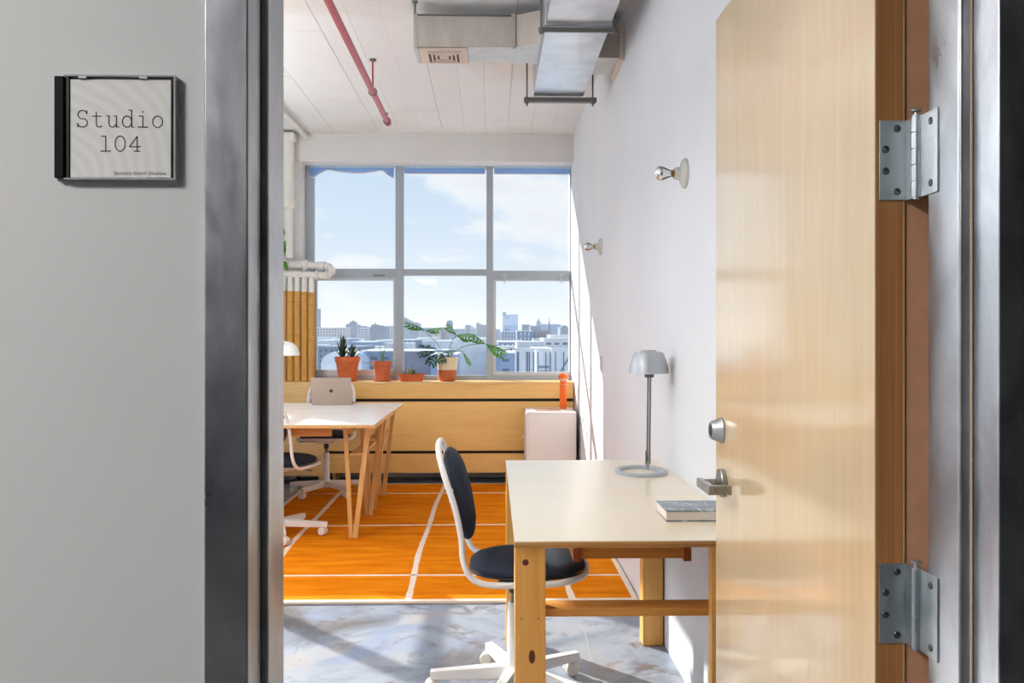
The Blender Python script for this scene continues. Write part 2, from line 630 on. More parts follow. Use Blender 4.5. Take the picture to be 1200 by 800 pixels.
def twin(src, name, parent, loc=None, rot=None):
    """another object that shares the mesh of src"""
    o = src.copy()
    o.name = name
    COL.objects.link(o)
    o.parent = parent
    if loc is not None:
        o.location = loc
    if rot is not None:
        o.rotation_euler = rot
    return o


def copy_tree(o, parent=None):
    c = o.copy()
    COL.objects.link(c)
    c.parent = parent
    for ch in list(o.children):
        copy_tree(ch, c)
    return c


def catmull(pts, k=6, closed=False):
    pts = [Vector(p) for p in pts]
    n = len(pts)
    out = []
    for i in range(n if closed else n - 1):
        if closed:
            a, b, c, d = pts[i - 1], pts[i], pts[(i + 1) % n], pts[(i + 2) % n]
        else:
            a, b, c, d = pts[max(i - 1, 0)], pts[i], pts[i + 1], pts[min(i + 2, n - 1)]
        for j in range(k):
            t = j / k
            out.append(0.5 * ((2 * b) + (c - a) * t + (2 * a - 5 * b + 4 * c - d) * t * t + (3 * b - a - 3 * c + d) * t ** 3))
    if not closed:
        out.append(pts[-1])
    return out


# ------------------------------------------------------------------ the room shell
XL, XR, YN, YF, ZC = -2.6, 0.712, 1.2, 7.71, 3.02
rng = random.Random(4)

fl = MB().box(XL - 0.2, XR + 0.2, 1.06, 8.1, -0.2, 0).build('floor', M_FLOOR)
tag(fl, 'worn blue-grey painted concrete floor of the studio', 'floor', kind='structure')
MB().box(0.3975, 0.4015, 1.3, 4.2, 0, 0.0012).build('floor_joint', M_JOINT, fl)
MB().box(XL, 0.396, 2.15, 2.156, 0, 0.0012).build('floor_joint', M_JOINT, fl)
MB().box(-1.35, -1.344, 1.3, 4.2, 0, 0.0012).build('floor_joint', M_JOINT, fl)
cf = MB().box(-3.2, 3.2, -1.6, 1.06, -0.2, 0).build('floor_corridor', M_CORRFLOOR)
tag(cf, 'dull grey concrete floor of the corridor before the doorway', 'floor', kind='structure')

ce = MB().box(XL - 0.2, XR + 0.2, 1.06, 8.1, ZC + 0.03, ZC + 0.25).build('ceiling', M_CEIL)
tag(ce, 'white painted board-marked concrete ceiling of the studio', 'ceiling', kind='structure')
x = XL - 0.1
k = 0
while x < XR + 0.05:
    w = 0.195 + rng.uniform(-0.02, 0.02)
    d = rng.uniform(0, 0.0022)
    # each form board left its own slightly stepped strip, in two lengths
    y1 = rng.uniform(3.5, 6.2)
    for ya, yb in ((YN, y1 - 0.0015), (y1 + 0.0015, 8.0)):
        dd = d + rng.uniform(-0.0015, 0.0015)
        MB().box(x + 0.0007, x + w - 0.0007, ya, yb, ZC + dd, ZC + 0.03).build('ceiling_board', M_CEIL, ce)
    x += w
tag(MB().box(-3.2, 3.2, -1.6, 1.06, 2.75, 2.95).build('ceiling_corridor', M_CORR), 'plain low ceiling over the corridor', 'ceiling', kind='structure')

wr = MB().box(XR, XR + 0.2, 1.06, 8.2, 0, ZC + 0.1).build('wall_right', M_WALL)
tag(wr, 'white painted wall along the right with two bulb sockets', 'wall', kind='structure')

# front wall: between corridor and room, opening for the door
Y0, Y1 = 1.068, 1.19
m = MB().box(-3.2, -0.33, Y0, Y1, 0, ZC + 0.1)
m.box(0.655, 3.2, Y0, Y1, 0, ZC + 0.1)
m.box(-0.33, 0.655, Y0, Y1, 2.09, ZC + 0.1)
tag(m.build('wall_front', M_CORR), 'grey corridor wall left of the doorway carrying the sign', 'wall', kind='structure')
tag(MB().box(-3.2, 3.2, -1.8, -1.6, 0, 2.9).build('wall_corridor', M_CORRDARK), 'corridor wall facing the doorway', 'wall', kind='structure')
tag(MB().box(-3.4, -3.2, -1.8, 1.2, 0, 2.9).build('wall_corridor_end', M_CORR), 'end wall of the corridor on the left', 'wall', kind='structure')
tag(MB().box(3.2, 3.4, -1.8, 1.2, 0, 2.9).build('wall_corridor_end', M_CORR), 'end wall of the corridor on the right', 'wall', kind='structure')

# left wall with its own row of windows (out of the picture, it lets the sunlight in)
WY0, WY1, WZ0, WZ1 = 3.2, 7.45, 0.88, 2.79
m = MB().box(XL - 0.2, XL, 1.06, WY0, 0, ZC + 0.1)
m.box(XL - 0.2, XL, WY1, 8.2, 0, ZC + 0.1)
m.box(XL - 0.2, XL, WY0, WY1, 0, WZ0)
m.box(XL - 0.2, XL, WY0, WY1, WZ1, ZC + 0.1)
tag(m.build('wall_left', M_WALL), 'white wall on the left pierced by a row of windows', 'wall', kind='structure')
w2 = thing('window_2', 'grey framed window row in the left wall', 'window', kind='structure')
for ya in (WY0, 4.5, 5.83 - 0.05, WY1 - 0.05):
    MB().box(XL - 0.12, XL - 0.06, ya, ya + (0.1 if 5 < ya < 6 else 0.05), WZ0, WZ1).build('mullion', M_WINFRAME, w2)
for za in (WZ0, 1.80, WZ1 - 0.05):
    MB().box(XL - 0.115, XL - 0.065, WY0, WY1, za, za + 0.05).build('rail', M_WINFRAME, w2)
for ya, yb in ((3.25, 4.5), (4.55, 5.78), (5.88, 7.4)):
    for za, zb in ((0.93, 1.80), (1.85, 2.74)):
        MB().box(XL - 0.093, XL - 0.087, ya, yb, za, zb).build('pane', M_GLASS, w2)

# far wall: header beam, pier on the left, low wall behind the radiator cover
m = MB().box(XL - 0.2, XR, YF, 8.2, 2.79, ZC + 0.1)
tag(m.build('wall_header', M_HEAD), 'cream painted concrete beam above the big window', 'wall', kind='structure')
tag(MB().box(XL - 0.2, -1.715, 7.86, 8.2, 0, 2.79).build('wall_far', M_HEAD), 'cream pier behind the pipes left of the big window', 'wall', kind='structure')
tag(MB().box(-1.715, XR, 7.99, 8.2, 0, 0.87).build('wall_far_low', M_HEAD), 'low wall below the big window behind the radiator cover', 'wall', kind='structure')

# door frame of bare steel: face, reveal, proud inner angle
fr = thing('trim_1', 'bare mill-finish steel door frame round the open doorway', 'door frame', kind='structure')
for s, xa, xb, xo in ((-1, -0.288, -0.279, -0.3405), (1, 0.6125, 0.597, 0.665)):
    lo, hi = min(xa, xo), max(xa, xo)
    MB().box(lo, hi, 1.058, 1.116, 0, 2.11).build('frame_face', M_FRAME, fr, bevel=0.0025)
    lo, hi = min(xb, xo), max(xb, xo)
    MB().box(lo, hi, 1.119, 1.203, 0, 2.11).build('frame_jamb', M_FRAME, fr, bevel=0.005, seg=3)
    MB().box(min(xa, xa + s * 0.004), max(xa, xa + s * 0.004), 1.1158, 1.1192, 0, 2.06).build('gasket', M_BLACK, fr)
MB().box(-0.288, 0.6125, 1.058, 1.116, 2.06, 2.11).build('frame_head', M_FRAME, fr, bevel=0.0025)
MB().box(-0.279, 0.597, 1.119, 1.203, 2.045, 2.11).build('frame_head', M_FRAME, fr, bevel=0.004)
# thin pale sealant line down the hinge side
MB().box(0.6105, 0.6125, 1.1165, 1.1188, 0, 2.06).build('sealant', M_CREAM, fr)

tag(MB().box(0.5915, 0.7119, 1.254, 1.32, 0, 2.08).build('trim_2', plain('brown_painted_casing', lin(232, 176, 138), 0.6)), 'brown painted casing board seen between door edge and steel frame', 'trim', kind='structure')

# ------------------------------------------------------------------ the open door
DX0, DX1, DY0, DY1, DZ0, DZ1 = 0.545, 0.588, 1.25, 2.143, 0.012, 2.04
dr = thing('door_1', 'varnished birch veneer door standing wide open on the right', 'door', (DX0, DY0, 0), kind='structure')
w, ln = DX1 - DX0, DY1 - DY0
MB().box(0, 0.002, 0, ln, DZ0, DZ1).build('veneer', M_DOOR, dr)
MB().box(w - 0.002, w, 0, ln, DZ0, DZ1).build('veneer', M_DOOR, dr)
MB().box(0.002, w - 0.002, 0.0005, ln - 0.0005, DZ0, DZ1).build('core', M_DOOREDGE, dr)
# hinges
def hinge(zc, name_i):
    h = 0.0565
    ex = 0.004
    # leaf screwed to the door edge (faces the doorway), pin to the right of it
    lf = MB().box(0.0055, 0.0425, -0.0028, 0.0003, zc - h, zc + h).build('hinge', M_HINGE, dr, bevel=0.0006)
    px, py = 0.5925 - DX0, -0.025
    k = MB()
    zs = [zc - h, zc - h * 0.6, zc - h * 0.2, zc + h * 0.2, zc + h * 0.6, zc + h]
    for a, b in zip(zs[:-1], zs[1:]):
        k.cyl((px, py, a + 0.0009), (px, py, b - 0.0009), 0.0070, n=18)
    k.cyl((px, py, zc - h - 0.002), (px, py, zc + h + 0.002), 0.0052, n=14)
    k.build('knuckle', M_HINGE, lf)
    MB().prism([(0.0425, -0.0028), (0.0425, 0.0003), (0.046, 0.0003), (0.0475, -0.019), (0.0445, -0.021), (0.0435, -0.0028)], zc - h, zc + h).build('leaf_bend', M_HINGE, lf)
    p = MB().lathe([(0.003, zc + h), (0.003, zc + h + 0.006), (0.0068, zc + h + 0.007), (0.0075, zc + h + 0.0095), (0.005, zc + h + 0.011), (0.0, zc + h + 0.0115)], 16, (px, py, 0))
    p.build('pin', M_HINGE, lf)
    # leaf on the steel jamb
    jx = 0.597 - DX0
    jl = MB().prism([(-0.030, zc - h), (-0.030, zc + h), (-0.079, zc + h), (-0.079, zc - h)], jx - 0.0026, jx - 0.0001, 'YZ')
    jl.build('jamb_leaf', M_HINGE, lf, bevel=0.0005)
    ss = MB().lathe([(0.0052, 0), (0.0052, -0.0006), (0.0042, -0.0016), (0.0012, -0.0012), (0, -0.0006)], 14, axis='Y')
    first = None
    for sx, sz in ((0.031, 0.045), (0.0145, 0.0155), (0.0145, -0.0155), (0.031, -0.0445)):
        if first is None:
            first = ss.build('screw', M_SCREW, lf)
            first.location = (sx, -0.0028, zc + sz)
        else:
            twin(first, 'screw', lf, (sx, -0.0028, zc + sz))
    for sy, sz in ((-0.062, 0.042), (-0.062, -0.042)):
        twin(first, 'screw', lf, (jx - 0.0026, sy, zc + sz), (0, 0, -PI / 2))


hinge(1.5255, 0)
hinge(0.8965, 1)
# deadbolt: cylinder guard on the face
yb, zb = 2.088 - DY0, 1.052
d = MB().lathe([(0.031, 0.0), (0.031, -0.004), (0.0285, -0.006), (0.021, -0.026), (0.019, -0.0275), (0.0165, -0.0275), (0.0165, -0.0262), (0, -0.0262)], 40, (0, yb, zb), 'X').build('deadbolt', M_NICKEL, dr)
MB().lathe([(0.0135, -0.0262), (0.0135, -0.0285), (0.012, -0.0292), (0, -0.0292)], 28, (0, yb, zb), 'X').build('key_cylinder', M_SCREW, d)
MB().box(-0.0295, -0.029, yb - 0.001, yb + 0.001, zb - 0.006, zb + 0.006).build('keyway', M_BLACK, d)
# lever handle
yh, zh = 2.068 - DY0, 0.931
hd = MB().lathe([(0.033, 0.0), (0.033, -0.011), (0.0318, -0.0125), (0, -0.0125)], 44, (0, yh, zh), 'X').build('lever_handle', M_NICKEL, dr)
MB().cyl((-0.012, yh, zh), (-0.05, yh, zh), 0.0095, n=24).build('spindle', M_NICKEL, hd)
MB().box(-0.062, -0.048, yh - 0.105, yh + 0.013, zh - 0.0105, zh + 0.0105).build('lever', M_NICKEL, hd, bevel=0.0015)
MB().box(-0.048, -0.010, yh - 0.105, yh - 0.092, zh - 0.0105, zh + 0.0105).build('lever_return', M_NICKEL, hd, bevel=0.0015)

# ------------------------------------------------------------------ the window with six panes
YW = 7.95
wn = thing('window_1', 'big six-pane grey aluminium window looking over the city', 'window', kind='structure')
FX0, FX1, FZ0, FZ1 = -1.655, 0.712, 0.872, 2.79
def fbar(name, x0, x1, z0, z1, y0=7.925, y1=7.985, m=M_WINFRAME):
    return MB().box(x0, x1, y0, y1, z0, z1).build(name, m, wn, bevel=0.003)


fbar('frame_stile', FX0, -1.58, FZ0, FZ1)
fbar('frame_stile', 0.704, FX1, FZ0, FZ1)
fbar('mullion', -0.855, -0.784, FZ0, FZ1, 7.915)
fbar('mullion', -0.046, 0.014, FZ0, FZ1, 7.915)
for a, b in ((-1.58, -0.855), (-0.784, -0.046), (0.014, 0.704)):
    fbar('frame_head', a, b, 2.776, FZ1)
    fbar('frame_sill', a, b, FZ0, 0.915)
fbar('transom', -1.58, -0.855, 1.785, 1.865)
fbar('transom', -0.784, -0.046, 1.805, 1.862)
fbar('transom', 0.014, 0.704, 1.77, 1.85)
# opening sashes below left and right
def sash(x0, x1, z0, z1, gx0, gx1, gz0, gz1):
    m = MB()
    m.box(x0, gx0, 7.93, 7.975, z0, z1)
    m.box(gx1, x1, 7.93, 7.975, z0, z1)
    m.box(gx0, gx1, 7.93, 7.975, z0, gz0)
    m.box(gx0, gx1, 7.93, 7.975, gz1, z1)
    m.build('sash', M_WINSASH, wn, bevel=0.002)


sash(-1.58, -0.855, 0.915, 1.785, -1.555, -0.876, 0.965, 1.76)
sash(0.014, 0.704, 0.915, 1.77, 0.038, 0.697, 0.945, 1.757)
for x0, x1, z0, z1 in ((-1.58, -0.855, 1.865, 2.776), (-0.784, -0.046, 1.862, 2.776), (0.014, 0.704, 1.85, 2.776), (-1.555, -0.876, 0.965, 1.76), (-0.784, -0.046, 0.915, 1.805), (0.038, 0.697, 0.945, 1.757)):
    MB().box(x0, x1, 7.951, 7.957, z0, z1).build('pane', M_GLASS, wn)
for lx in (0.115, 0.62):
    m = MB().box(lx - 0.02, lx + 0.02, 7.905, 7.925, 1.80, 1.815)
    m.box(lx - 0.005, lx + 0.005, 7.895, 7.907, 1.735, 1.81)
    m.build('latch', M_WINSASH, wn, bevel=0.002)
MB().box(-1.05, -0.95, 7.915, 7.926, 1.80, 1.812).build('latch', M_ROD, wn)
m = MB().box(-1.715, FX0, 7.80, 7.99, 0.872, 2.79)
m.build('casing', M_CASING, wn)
MB().box(-1.66, 0.712, 7.72, 7.92, 2.778, 2.79).build('casing', M_CASING, wn)

# roller blinds wound up under the head
def blind(x0, x1, label, torn=None):
    t = thing('roller_blind', label, 'blind', (x0, 7.9, 2.72), group='roller blinds at the window head')
    W = x1 - x0
    MB().box(0, W, -0.001, 0.001, 0.034, 0.062).build('cassette', M_BLINDWHITE, t)
    MB().cyl((0.004, 0.008, 0.061), (W - 0.004, 0.008, 0.061), 0.005, n=14).build('roller', M_BLINDWHITE, t)
    if torn is None:
        MB().box(0.004, W - 0.004, -0.001, 0.001, -0.006, 0.036).build('fabric', M_FILM, t)
        MB().box(0.003, W - 0.003, -0.004, 0.004, -0.016, -0.006).build('hem_bar', M_HEM, t, bevel=0.002)
    else:
        top = [(W - 0.004, 0.036), (0.004, 0.036)]
        MB().prism(torn + top, -0.001, 0.001, 'XZ').build('fabric', M_FILM, t)
        hem = [(a, b - 0.012) for a, b in torn] + [(a, b) for a, b in reversed(torn)]
        m = MB()
        for (a, b), (c, e) in zip(torn[:-1], torn[1:]):
            m.prism([(a, b - 0.012), (c, e - 0.012), (c, e), (a, b)], -0.0025, 0.0025, 'XZ')
        m.build('hem', M_HEM, t)
    return t


blind(-1.61, -0.862, 'blue window blind with sagging scalloped edge at the left pane', [(0.004, -0.03), (0.03, -0.05), (0.08, -0.012), (0.15, 0.026), (0.19, 0.026), (0.24, 0.012), (0.36, -0.002), (0.48, -0.002), (0.56, 0.01), (0.62, 0.022), (0.65, 0.018), (0.69, -0.012), (0.735, -0.046), (0.744, -0.03)])
blind(-0.778, -0.052, 'wound-up blue window blind with straight hem above the middle pane')
blind(0.02, 0.702, 'wound-up blue window blind with straight hem beside the right wall')

# ------------------------------------------------------------------ radiator cover below the window
rc = thing('radiator_cover', 'long amber plywood radiator cover with black slots under the window', 'radiator cover', (0, 7.62, 0))
X0, X1 = -1.415, 0.705
MB().box(X0, X1, -0.004, 0.36, 0.852, 0.874).build('sill_board', M_PLYPALE, rc, bevel=0.002)
MB().box(X0, X1, 0, 0.018, 0.730, 0.852).build('panel', M_PLY, rc)
MB().box(X0, X1, 0, 0.018, 0.283, 0.704).build('panel', M_PLY, rc)
MB().box(X0, X1, 0, 0.018, 0.095, 0.258).build('panel', M_PLY, rc)
MB().box(X0, X1, 0.03, 0.045, 0.11, 0.84).build('backing', M_BLACKGAP, rc)
for xx in (X0 + 0.05, -0.4, X1 - 0.07):
    MB().box(xx, xx + 0.02, 0.05, 0.33, 0, 0.85).build('support', M_PLY, rc)
pb = thing('pipe_box', 'pale birch plywood box below the jute-wrapped pipes', 'cover box', (-1.42, 7.6, 0))
MB().box(-1.1, 0.0, 0, 0.018, 0.075, 0.874).build('front_panel', M_PLYPALE, pb)
MB().box(-0.018, 0.0, 0.018, 0.24, 0.075, 0.851).build('side_panel', M_PLYPALE, pb)
MB().box(-1.1, 0.0, 0.018, 0.25, 0.852, 0.874).build('lid', M_PLYPALE, pb)
MB().box(-1.08, -1.04, 0.03, 0.23, 0.0, 0.85).build('support', M_PLYPALE, pb)
MB().box(-0.06, -0.02, 0.03, 0.23, 0.0, 0.85).build('support', M_PLYPALE, pb)

# ------------------------------------------------------------------ pipes in the left corner
xs = (-1.803, -1.742, -1.683, -1.621, -1.561)
where = ('half hidden at the door frame', 'second from the door frame', 'in the middle of the row of five', 'second from the window', 'nearest the window glass')
for i, xx in enumerate(xs):
    t = thing('heating_pipe', 'jute-wrapped vertical heating pipe %s' % where[i], 'pipe', (xx, 7.735, 0.876), group='jute-wrapped heating pipes')
    top = 1.66 - 0.004 * i
    MB().cyl((0, 0, 0), (0, 0, top - 0.876), 0.0285, n=20).build('jute_wrap', M_JUTE, t)
    MB().cyl((0, 0, top - 0.876), (0, 0, 1.79 - 0.876), 0.0245, n=16).build('pipe', M_PIPEWHITE, t)
lp = thing('lagged_pipe_loop', 'lumpy white lagged pipe bending back in front of the window', 'pipe', (0, 0, 0))
path = catmull([(-2.3, 7.72, 1.895), (-1.9, 7.72, 1.895), (-1.7, 7.72, 1.888), (-1.5, 7.72, 1.876), (-1.43, 7.715, 1.87), (-1.388, 7.71, 1.848), (-1.385, 7.71, 1.818), (-1.43, 7.712, 1.79), (-1.5, 7.725, 1.793), (-1.7, 7.735, 1.803), (-1.9, 7.735, 1.812), (-2.3, 7.735, 1.82)], 6)
rr = random.Random(9)
MB().tube(path, [0.031 + rr.uniform(-0.004, 0.006) for _ in path], 14).build('lagging', M_PIPEWHITE, lp)
for i in (4, 14, 22, 40, 48):
    p = path[i]
    MB().tube([path[i] , path[i + 1]], 0.043, 14).build('fitting', M_PIPEWHITE, lp, bevel=0.006)
rs = thing('riser_pipe', 'thick white vertical riser pipe with a collar left of the window', 'pipe', (-1.735, 7.635, 1.93))
MB().lathe([(0.036, 0), (0.036, 0.43), (0.05, 0.44), (0.052, 0.50), (0.045, 0.51), (0.045, 1.0), (0.05, 1.03)], 24).build('lagging', M_PIPEWHITE, rs)
MB().box(-0.12, 0.06, -0.06, 0.07, 1.0, 1.075).build('pipe_hood', M_PIPEWHITE, rs, bevel=0.02)
cp = thing('ceiling_pipe', 'white pipe running under the ceiling at the left corner', 'pipe', (-1.60, 5.2, 2.985))
MB().cyl((0, 0, 0), (0, 2.5, 0), 0.022, n=16).build('pipe', M_PIPEWHITE, cp)
MB().cyl((0, 2.47, 0), (0, 2.505, 0), 0.031, n=18).build('flange', M_PIPEWHITE, cp)

# red sprinkler pipe
sp = thing('sprinkler_pipe', 'red sprinkler pipe hung under the ceiling', 'pipe', (-0.752, 0, 2.815))
MB().cyl((0, 2.4, 0), (0, 6.44, 0), 0.0195, n=16).build('pipe', M_RED, sp)
MB().lathe([(0.0, 6.475), (0.017, 6.473), (0.025, 6.465), (0.026, 6.425), (0.0215, 6.42)], 18, axis='Y').build('end_cap', M_RED, sp)
hg = MB().cyl((0, 5.64, 0.02), (0, 5.64, 0.203), 0.0055, n=8).build('hanger_rod', M_RED, sp)
MB().tube([(0.025 * math.cos(t), 5.64, 0.025 * math.sin(t)) for t in [2 * PI * i / 20 for i in range(20)]], 0.0035, 6, closed=True).build('ring', M_ROD, hg)
MB().lathe([(0.022, 0.205), (0.02, 0.197), (0.008, 0.19), (0.0, 0.19)], 14, (0, 5.64, 0)).build('ceiling_anchor', M_ROD, hg)
h2 = MB().cyl((0, 6.40, 0.02), (0, 6.40, 0.06), 0.006, n=8).build('hanger_rod', M_ROD, sp)
MB().tube([(0.024 * math.cos(t), 6.40, 0.024 * math.sin(t)) for t in [2 * PI * i / 20 for i in range(20)]], 0.004, 6, closed=True).build('ring', M_ROD, h2)

# ------------------------------------------------------------------ air duct
du = thing('air_duct', 'galvanised ventilation duct with side branch hanging under the ceiling', 'duct', (0, 0, 0))
DZB, DZT = 2.722, 2.955
seams = [2.2, 3.15, 4.13, 5.38]
for a, b in zip(seams[:-1], seams[1:]):
    MB().box(0.254, 0.557, a + 0.002, b - 0.002, DZB, DZT).build('duct_section', M_GALV, du, bevel=0.004)
for ysn in seams[1:-1]:
    MB().box(0.247, 0.564, ysn - 0.009, ysn + 0.009, DZB - 0.007, DZT + 0.006).build('seam_flange', M_GALV, du)
# left branch
bx = MB()
bx.box(-0.405, 0.118, 4.66, 4.92, 2.787, 2.955)
br = bx.build('branch_duct', M_DUCTTINT, du, bevel=0.003)
tp = MB()
vs = [(0.124, 4.66, 2.787), (0.124, 4.92, 2.787), (0.124, 4.92, 2.955), (0.124, 4.66, 2.955), (0.254, 4.58, 2.787), (0.254, 4.94, 2.787), (0.254, 4.94, 2.955), (0.254, 4.58, 2.955)]
tp.add(vs, [(0, 1, 2, 3), (4, 7, 6, 5), (0, 4, 5, 1), (1, 5, 6, 2), (2, 6, 7, 3), (3, 7, 4, 0)])
tp.build('takeoff', M_DUCTTINT, du)
for xa, xb in ((-0.408, -0.388), (0.104, 0.127)):
    m = MB().box(xa, xb, 4.652, 4.66, 2.782, 2.962)
    m.box(xa, xb, 4.66, 4.926, 2.780, 2.787)
    m.build('drive_cleat', M_DUCTTINT, br)
m = MB().box(-0.40, 0.11, 4.654, 4.66, 2.948, 2.956)
m.build('seam_strip', M_ROD, br)
# air diffuser in the underside of the branch
df = MB().box(-0.385, -0.125, 4.672, 4.918, 2.776, 2.787).build('diffuser', M_VENT, du, bevel=0.002)
MB().box(-0.345, -0.165, 4.712, 4.878, 2.7745, 2.7762).build('throat', M_VENTDARK, df)
for i in range(4):
    a, b, c_, d_ = -0.345 + 0.022 * i, -0.165 - 0.022 * i, 4.712 + 0.02 * i, 4.878 - 0.02 * i
    z0 = 2.770 - 0.002 * (3 - i) * 0.5
    m = MB()
    if i < 3:
        for q in ((a, b, c_, c_ + 0.008), (a, b, d_ - 0.008, d_), (a, a + 0.009, c_ + 0.008, d_ - 0.008), (b - 0.009, b, c_ + 0.008, d_ - 0.008)):
            m.box(*q, z0, 2.776)
    else:
        m.box(a, b, c_, d_, z0, 2.776)
    m.build('louvre_ring', M_VENT, df)
MB().cyl((-0.40, 4.655, 2.955), (-0.40, 4.655, 3.02), 0.005, n=8).build('hanger_rod', M_ROD, br)
MB().lathe([(0.014, 3.022), (0.012, 3.012), (0.0, 3.012)], 12, (-0.40, 4.655, 0)).build('ceiling_anchor', M_ROD, br)
# right branch into the wall
rb = MB().box(0.557, 0.69, 4.76, 5.07, 2.765, 2.93).build('branch_duct', M_DUCTTINT, du, bevel=0.003)
MB().box(0.685, 0.7119, 4.735, 5.095, 2.745, 2.95).build('wall_flange', M_VENT, rb, bevel=0.003)
# trapeze hangers: strut below, rods up to the ceiling
for yy, z0, xs_ in ((5.385, 2.70, (0.215, 0.615)), (4.15, 2.706, (0.232, 0.580))):
    big = yy > 5
    hgr = MB().box(xs_[0] - (0.018 if big else 0.012), xs_[1] + (0.022 if big else 0.012), yy - (0.02 if big else 0.007), yy + (0.02 if big else 0.007), z0 - 0.012, 2.7149).build('hanger_strut', M_ROD, du, bevel=0.001)
    for xx in xs_:
        MB().cyl((xx, yy - 0.004, z0 - 0.035 if big else z0 - 0.02), (xx, yy - 0.004, 3.022), 0.0052, n=8).build('rod', M_ROD, hgr)
        MB().cyl((xx, yy - 0.004, z0 - 0.022), (xx, yy - 0.004, z0 - 0.012), 0.010, n=6).build('nut', M_ROD, hgr)

# ------------------------------------------------------------------ bulb sockets on the right wall
def bulb_socket(y, z, label):
    t = thing('wall_bulb', label, 'wall lamp', (XR, y, z), group='bare bulb sockets on the right wall')
    MB().lathe([(0.054, 0), (0.055, -0.004), (0.053, -0.010), (0.045, -0.016), (0.030, -0.020), (0.025, -0.024), (0.022, -0.038), (0.0205, -0.044), (0.0165, -0.044), (0.0165, -0.036), (0.0, -0.036)], 40, axis='X').build('porcelain_socket', M_PORC, t)
    MB().lathe([(0.013, -0.036), (0.0132, -0.05), (0.0125, -0.053)], 20, axis='X').build('screw_cap', M_BRASS, t)
    gp = [(0.0125, -0.053), (0.014, -0.06), (0.0195, -0.072), (0.0245, -0.083), (0.0268, -0.090)]
    b = MB().lathe(gp, 28, axis='X').build('bulb', M_BULBGLASS, t)
    cr_ = [(0.0269 * math.cos(a), -0.090 - 0.0269 * math.sin(a)) for a in [i * PI / 2 / 8 for i in range(9)]]
    MB().lathe(cr_, 28, axis='X').build('silver_crown', M_CHROME, b)
    m = MB()
    for s in (-1, 1):
        m.tube([(-0.05, 0, 0.004 * s), (-0.07, 0, 0.003 * s), (-0.082, 0.004 * s, 0.01 * s)], 0.0007, 5)
    m.tube([(-0.082, 0.004, 0.01), (-0.086, 0, 0), (-0.082, -0.004, -0.01)], 0.0004, 5)
    m.build('filament', M_ROD, b)
    return t


bulb_socket(3.235, 1.868, 'bare silver-tipped bulb in round porcelain wall socket nearest the open door')
bulb_socket(5.73, 1.847, 'bare silver-tipped bulb in small porcelain wall socket nearest the window')
sw = thing('light_switch', 'small pale switch plate on the right wall above the desk lamp', 'switch', (XR, 5.73, 1.09))
MB().box(-0.007, -0.0001, -0.036, 0.036, -0.05, 0.05).build('plate', M_SWITCH, sw, bevel=0.002)
MB().box(-0.010, -0.007, -0.012, 0.012, -0.026, 0.026).build('rocker', M_WHITE, sw, bevel=0.001)

# ------------------------------------------------------------------ rug
RX0, RX1, RY0, RY1, RT = -1.56, 0.705, 4.22, 7.56, 0.013
rg = thing('rug', 'large orange wool rug with wobbly cream grid lines', 'rug', (0, 0, 0))
MB().box(RX0 + 0.03, RX1 - 0.03, RY0 + 0.03, RY1 - 0.03, 0.0005, RT).build('pile', M_RUG, rg)
m = MB()
for q in ((RX0, RX1, RY0, RY0 + 0.03), (RX0, RX1, RY1 - 0.03, RY1), (RX0, RX0 + 0.03, RY0 + 0.03, RY1 - 0.03), (RX1 - 0.03, RX1, RY0 + 0.03, RY1 - 0.03)):
    m.box(*q, 0.0005, RT + 0.002)
m.build('border', M_CREAM, rg, bevel=0.004)
def rug_line(fn, a, b, half, along):
    n = 60
    vs, fs = [], []
    rw = random.Random(int(abs(a * 977 + half * 1e4)))
    for i in range(n + 1):
        t = a + (b - a) * i / n
        c = fn(t)
        hw = half * (1 + rw.uniform(-0.16, 0.16))
        for s, z in ((-1, RT - 0.002), (-0.9, RT + 0.0018), (0.9, RT + 0.0018), (1, RT - 0.002)):
            vs.append((c + s * hw, t, z) if along == 'Y' else (t, c + s * hw, z))
    for i in range(n):
        for k in range(3):
            fs.append((i * 4 + k, i * 4 + k + 1, (i + 1) * 4 + k + 1, (i + 1) * 4 + k))
    MB().add(vs, fs).build('stripe', M_CREAM, rg)


for c0, ph in ((-1.205, 0.4), (-0.41, 1.3), (0.394, 2.6)):
    rug_line(lambda t, c0=c0, ph=ph: c0 + 0.009 * math.sin(t * 1.7 + ph) + 0.005 * math.sin(t * 4.1 + ph * 2), RY0 + 0.03, RY1 - 0.03, 0.016, 'Y')
for c0, ph in ((7.10, 0.2), (5.90, 1.9), (4.67, 3.0)):
    rug_line(lambda t, c0=c0, ph=ph: c0 + 0.012 * math.sin(t * 1.9 + ph), RX0 + 0.03, RX1 - 0.03, 0.012, 'X')

# ------------------------------------------------------------------ desk by the right wall
dk = thing('desk', 'birch-topped desk with square pine legs against the right wall', 'desk', (0.06, 2.31, 0))
W, D, T = 0.65, 1.49, 0.74
MB().box(0, W, 0, D, T - 0.003, T).build('top_veneer', M_DESK, dk)
MB().box(0, W, 0, D, T - 0.018, T - 0.003).build('desk_top', M_PLYEDGE, dk)
def post(x0, x1, y0, y1, knots=()):
    l = MB().box(x0, x1, y0, y1, 0.0, T - 0.018).build('leg', M_PINE, dk, bevel=0.003)
    for kx, kz, rx, rz in knots:
        MB().lathe([(1, -0.0006), (0.8, -0.0012), (0, -0.0012)], 18, axis='Y').xf(Matrix.Translation((kx, y0, kz)) @ Matrix.Diagonal((rx, 1, rz, 1))).build('knot', M_KNOT, l)
    for sx in (0.018, 0.062):
        if knots:
            MB().lathe([(0.0022, -0.0008), (0.001, -0.0004), (0, -0.0004)], 10, axis='Y').xf(Matrix.Translation((x0 + sx, y0, 0.535))).build('screw', M_SCREW, l)
    return l


